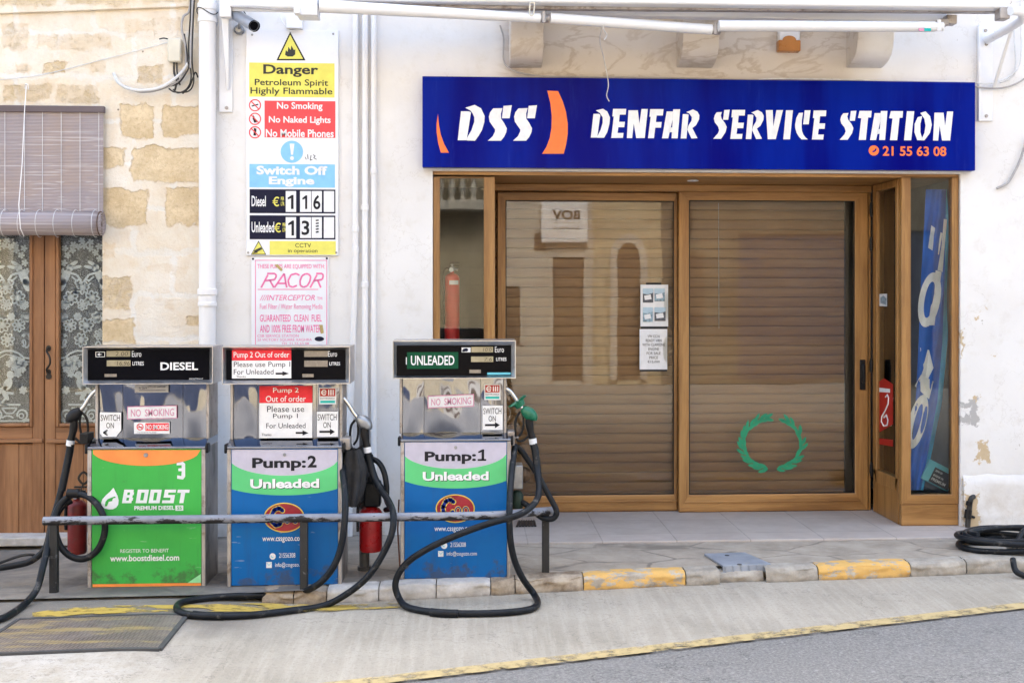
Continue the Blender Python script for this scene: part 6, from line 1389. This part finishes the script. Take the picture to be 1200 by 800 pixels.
# ============================================================ ACROSS THE STREET (seen mirrored in the glass)
YO = -12.0
M['far_sign'] = plain('far_sign', (.66, .66, .68))
M['far_brown'] = basic('darkened_far_render', (.12, .105, .085), .9, 0, .35, 1.5); M['far_blue'] = basic('added_panel_blue', (.03, .04, .075), .5, 0, .2, 2)
hs = thing('house_across', 'honey stone house across the street with arched door and balcony', 'house', (1, YO - 2, 0))
def fwall(x0, x1, z0, z1, mat, name='wall', y0=YO - .4, y1=YO, par=hs): return MB().box(x0, x1, y0, y1, z0, z1).build(name, mat, par, smooth=False)
mstone = NT('far_block_stone'); br = mstone.n('ShaderNodeTexBrick', {'Vector': mstone.n('ShaderNodeMapping', {0: mstone.pos, 2: (R(90), 0, 0)}).outputs[0], 'Scale': 1., 'Brick Width': .62, 'Row Height': .27, 'Mortar Size': .008, 'Color1': (.40, .33, .22), 'Color2': (.33, .27, .18), 'Mortar': (.18, .14, .09)}).outputs[0]
M['far_block'] = mstone.fin(mstone.mix(mstone.math('MULTIPLY', mstone.step(mstone.noise(3, 7, .65), .4, .7), .4), br, (.46, .41, .32)), .9)
fwall(-9, .35, -.2, 7.6, M['far_block']); fwall(2.12, 3.3, -.2, 7.6, M['far_block'], 'side_wall'); 
dk = thing('house_across', 'darkened house across the street beyond the arched door', 'house', (6, YO - 2, 0)); fwall(3.31, 9.01, -.2, 7.4, M['far_brown'], 'wall', YO - .4, YO - .01, dk)  # house front coloured dark to weaken its reflection in the shop glass
wh = thing('plastered_house', 'white plastered house front across the street with dark door', 'house', (1.3, YO - 2, 0))
fwall(.36, 2.11, -.2, 6.8, M['far_white'], 'wall', YO - .4, YO + .05, wh)
for nm, q, par, yy in (('door', (1.42, 1.95, .0, 2.1), wh, YO + .05), ('window', (.55, .85, .6, 1.6), wh, YO + .05), ('added_dark_panel', (-7.2, -2.3, .0, 2.5), hs, YO), ('added_dark_panel', (4.6, 7.6, .0, 2.5), dk, YO - .01)):  # broad dark garage panels are added to darken reflections in the pump steel
    m = MB(); m.box(q[0], q[1], yy - .02, yy + .012, q[2], q[3]); o = m.build(nm, M['far_dark'] if nm != 'added_dark_panel' else M['far_blue'], par, smooth=False)
    m = MB(); w = .07
    for a in ((q[0] - w, q[0], q[2], q[3] + w), (q[1], q[1] + w, q[2], q[3] + w), (q[0], q[1], q[3], q[3] + w)): m.box(a[0], a[1], yy - .02, yy + .05, a[2], a[3])
    m.build('door_frame' if nm != 'window' else 'window_frame', M['far_white'] if par != dk else M['far_brown'], o, smooth=False)
m = MB(); ar = [(2.52, 0), (2.52, 2.0)] + [(2.72 - .2 * math.cos(R(a)), 2.0 + .35 * math.sin(R(a))) for a in range(10, 180, 12)] + [(2.92, 2.0), (2.92, 0)]
m.prism([(x, YO + .012, z) for x, z in ar], (0, -.02, 0)); m.build('arched_door', M['far_dark'], hs, smooth=False)
ar2 = [(2.40, 0), (2.40, 2.05)] + [(2.72 - .32 * math.cos(R(a)), 2.05 + .46 * math.sin(R(a))) for a in range(10, 180, 12)] + [(3.04, 2.05), (3.04, 0)]
m = MB()
for k in range(len(ar) - 1): m.hexa([(ar[k][0], YO + .01, ar[k][1]), (ar2[k][0], YO + .01, ar2[k][1]), (ar2[k][0], YO + .07, ar2[k][1]), (ar[k][0], YO + .07, ar[k][1]), (ar[k + 1][0], YO + .01, ar[k + 1][1]), (ar2[k + 1][0], YO + .01, ar2[k + 1][1]), (ar2[k + 1][0], YO + .07, ar2[k + 1][1]), (ar[k + 1][0], YO + .07, ar[k + 1][1])])
m.build('arch_surround', M['far_white'], hs, smooth=False)
for q in ((3.6, 3.8, 2.6, 3.0), (3.5, 4.0, 1.0, 2.2), (1.1, 1.3, 2.2, 2.5)): m = MB(); m.box(q[0], q[1], YO - .02, YO + .06, q[2], q[3]); m.build('window', M['far_dark'], dk if q[0] > 2 else wh, smooth=False)
m = MB(); m.box(-2.6, .32, YO, YO + .42, 2.78, 2.94); m.build('balcony_floor', M['far_white'], hs, bevel=.02)
for k in range(15):
    x = -2.45 + k * .18; m = MB(); m.lathe((x, YO + .32, 2.94), [(.05, 0), (.05, .03), (.03, .06), (.06, .17), (.06, .22), (.025, .36), (.045, .42), (.05, .45)], 10); m.build('baluster', M['far_white'], hs)
m = MB(); m.box(-2.6, .32, YO + .24, YO + .40, 3.391, 3.5); m.build('balustrade_rail', M['far_white'], hs, bevel=.01)
m = MB(); m.box(-1.9, -.6, YO - .02, YO + .015, 2.95, 5.2); m.build('balcony_door', M['far_dark'], hs, smooth=False)
bk = thing('bank_sign', 'white projecting bank sign across the street mirrored in the door glass', 'sign', (1.62, YO + .1, 2.3))
m = MB(); m.box(1.22, 2.02, YO + .08, YO + .2, 2.33, 3.06); m.build('panel', M['far_sign'], bk, bevel=.02)
m = MB(); m.text_w('BOV', 1.42, 1.88, 2.72, 2.89, YO + .203, .03, 0, True); m.text_w('Bank of Valletta', 1.42, 1.86, 2.56, 2.61, YO + .203, .01, 0, True); m.box(1.42, 1.88, YO + .2005, YO + .202, 2.665, 2.672); m.build('lettering', M['black_print'], bk, smooth=False)
for lab_, x0, x1, h in (('taller stone house across the street beside the added dark panel', -16, -9.02, 9), ('lower stone house across the street next to the darkened house', 9.02, 17, 8.5)):
    t = thing('house_across', lab_, 'house', ((x0 + x1) / 2, YO - 2, 0)); MB().box(x0, x1, YO - 4, YO + .02, -.2, h).build('wall', M['far_block'], t, smooth=False)
    for k in range(3):
        x = x0 + 1.2 + k * 2; m = MB(); m.box(x, x + .9, YO, YO + .03, 1, 2.6); m.build('window', M['far_dark'], t, smooth=False)
MB().box(-9, 9, YO - 4, YO - .41, 7.2, 7.6).build('roof', M['far_block'], hs, smooth=False)
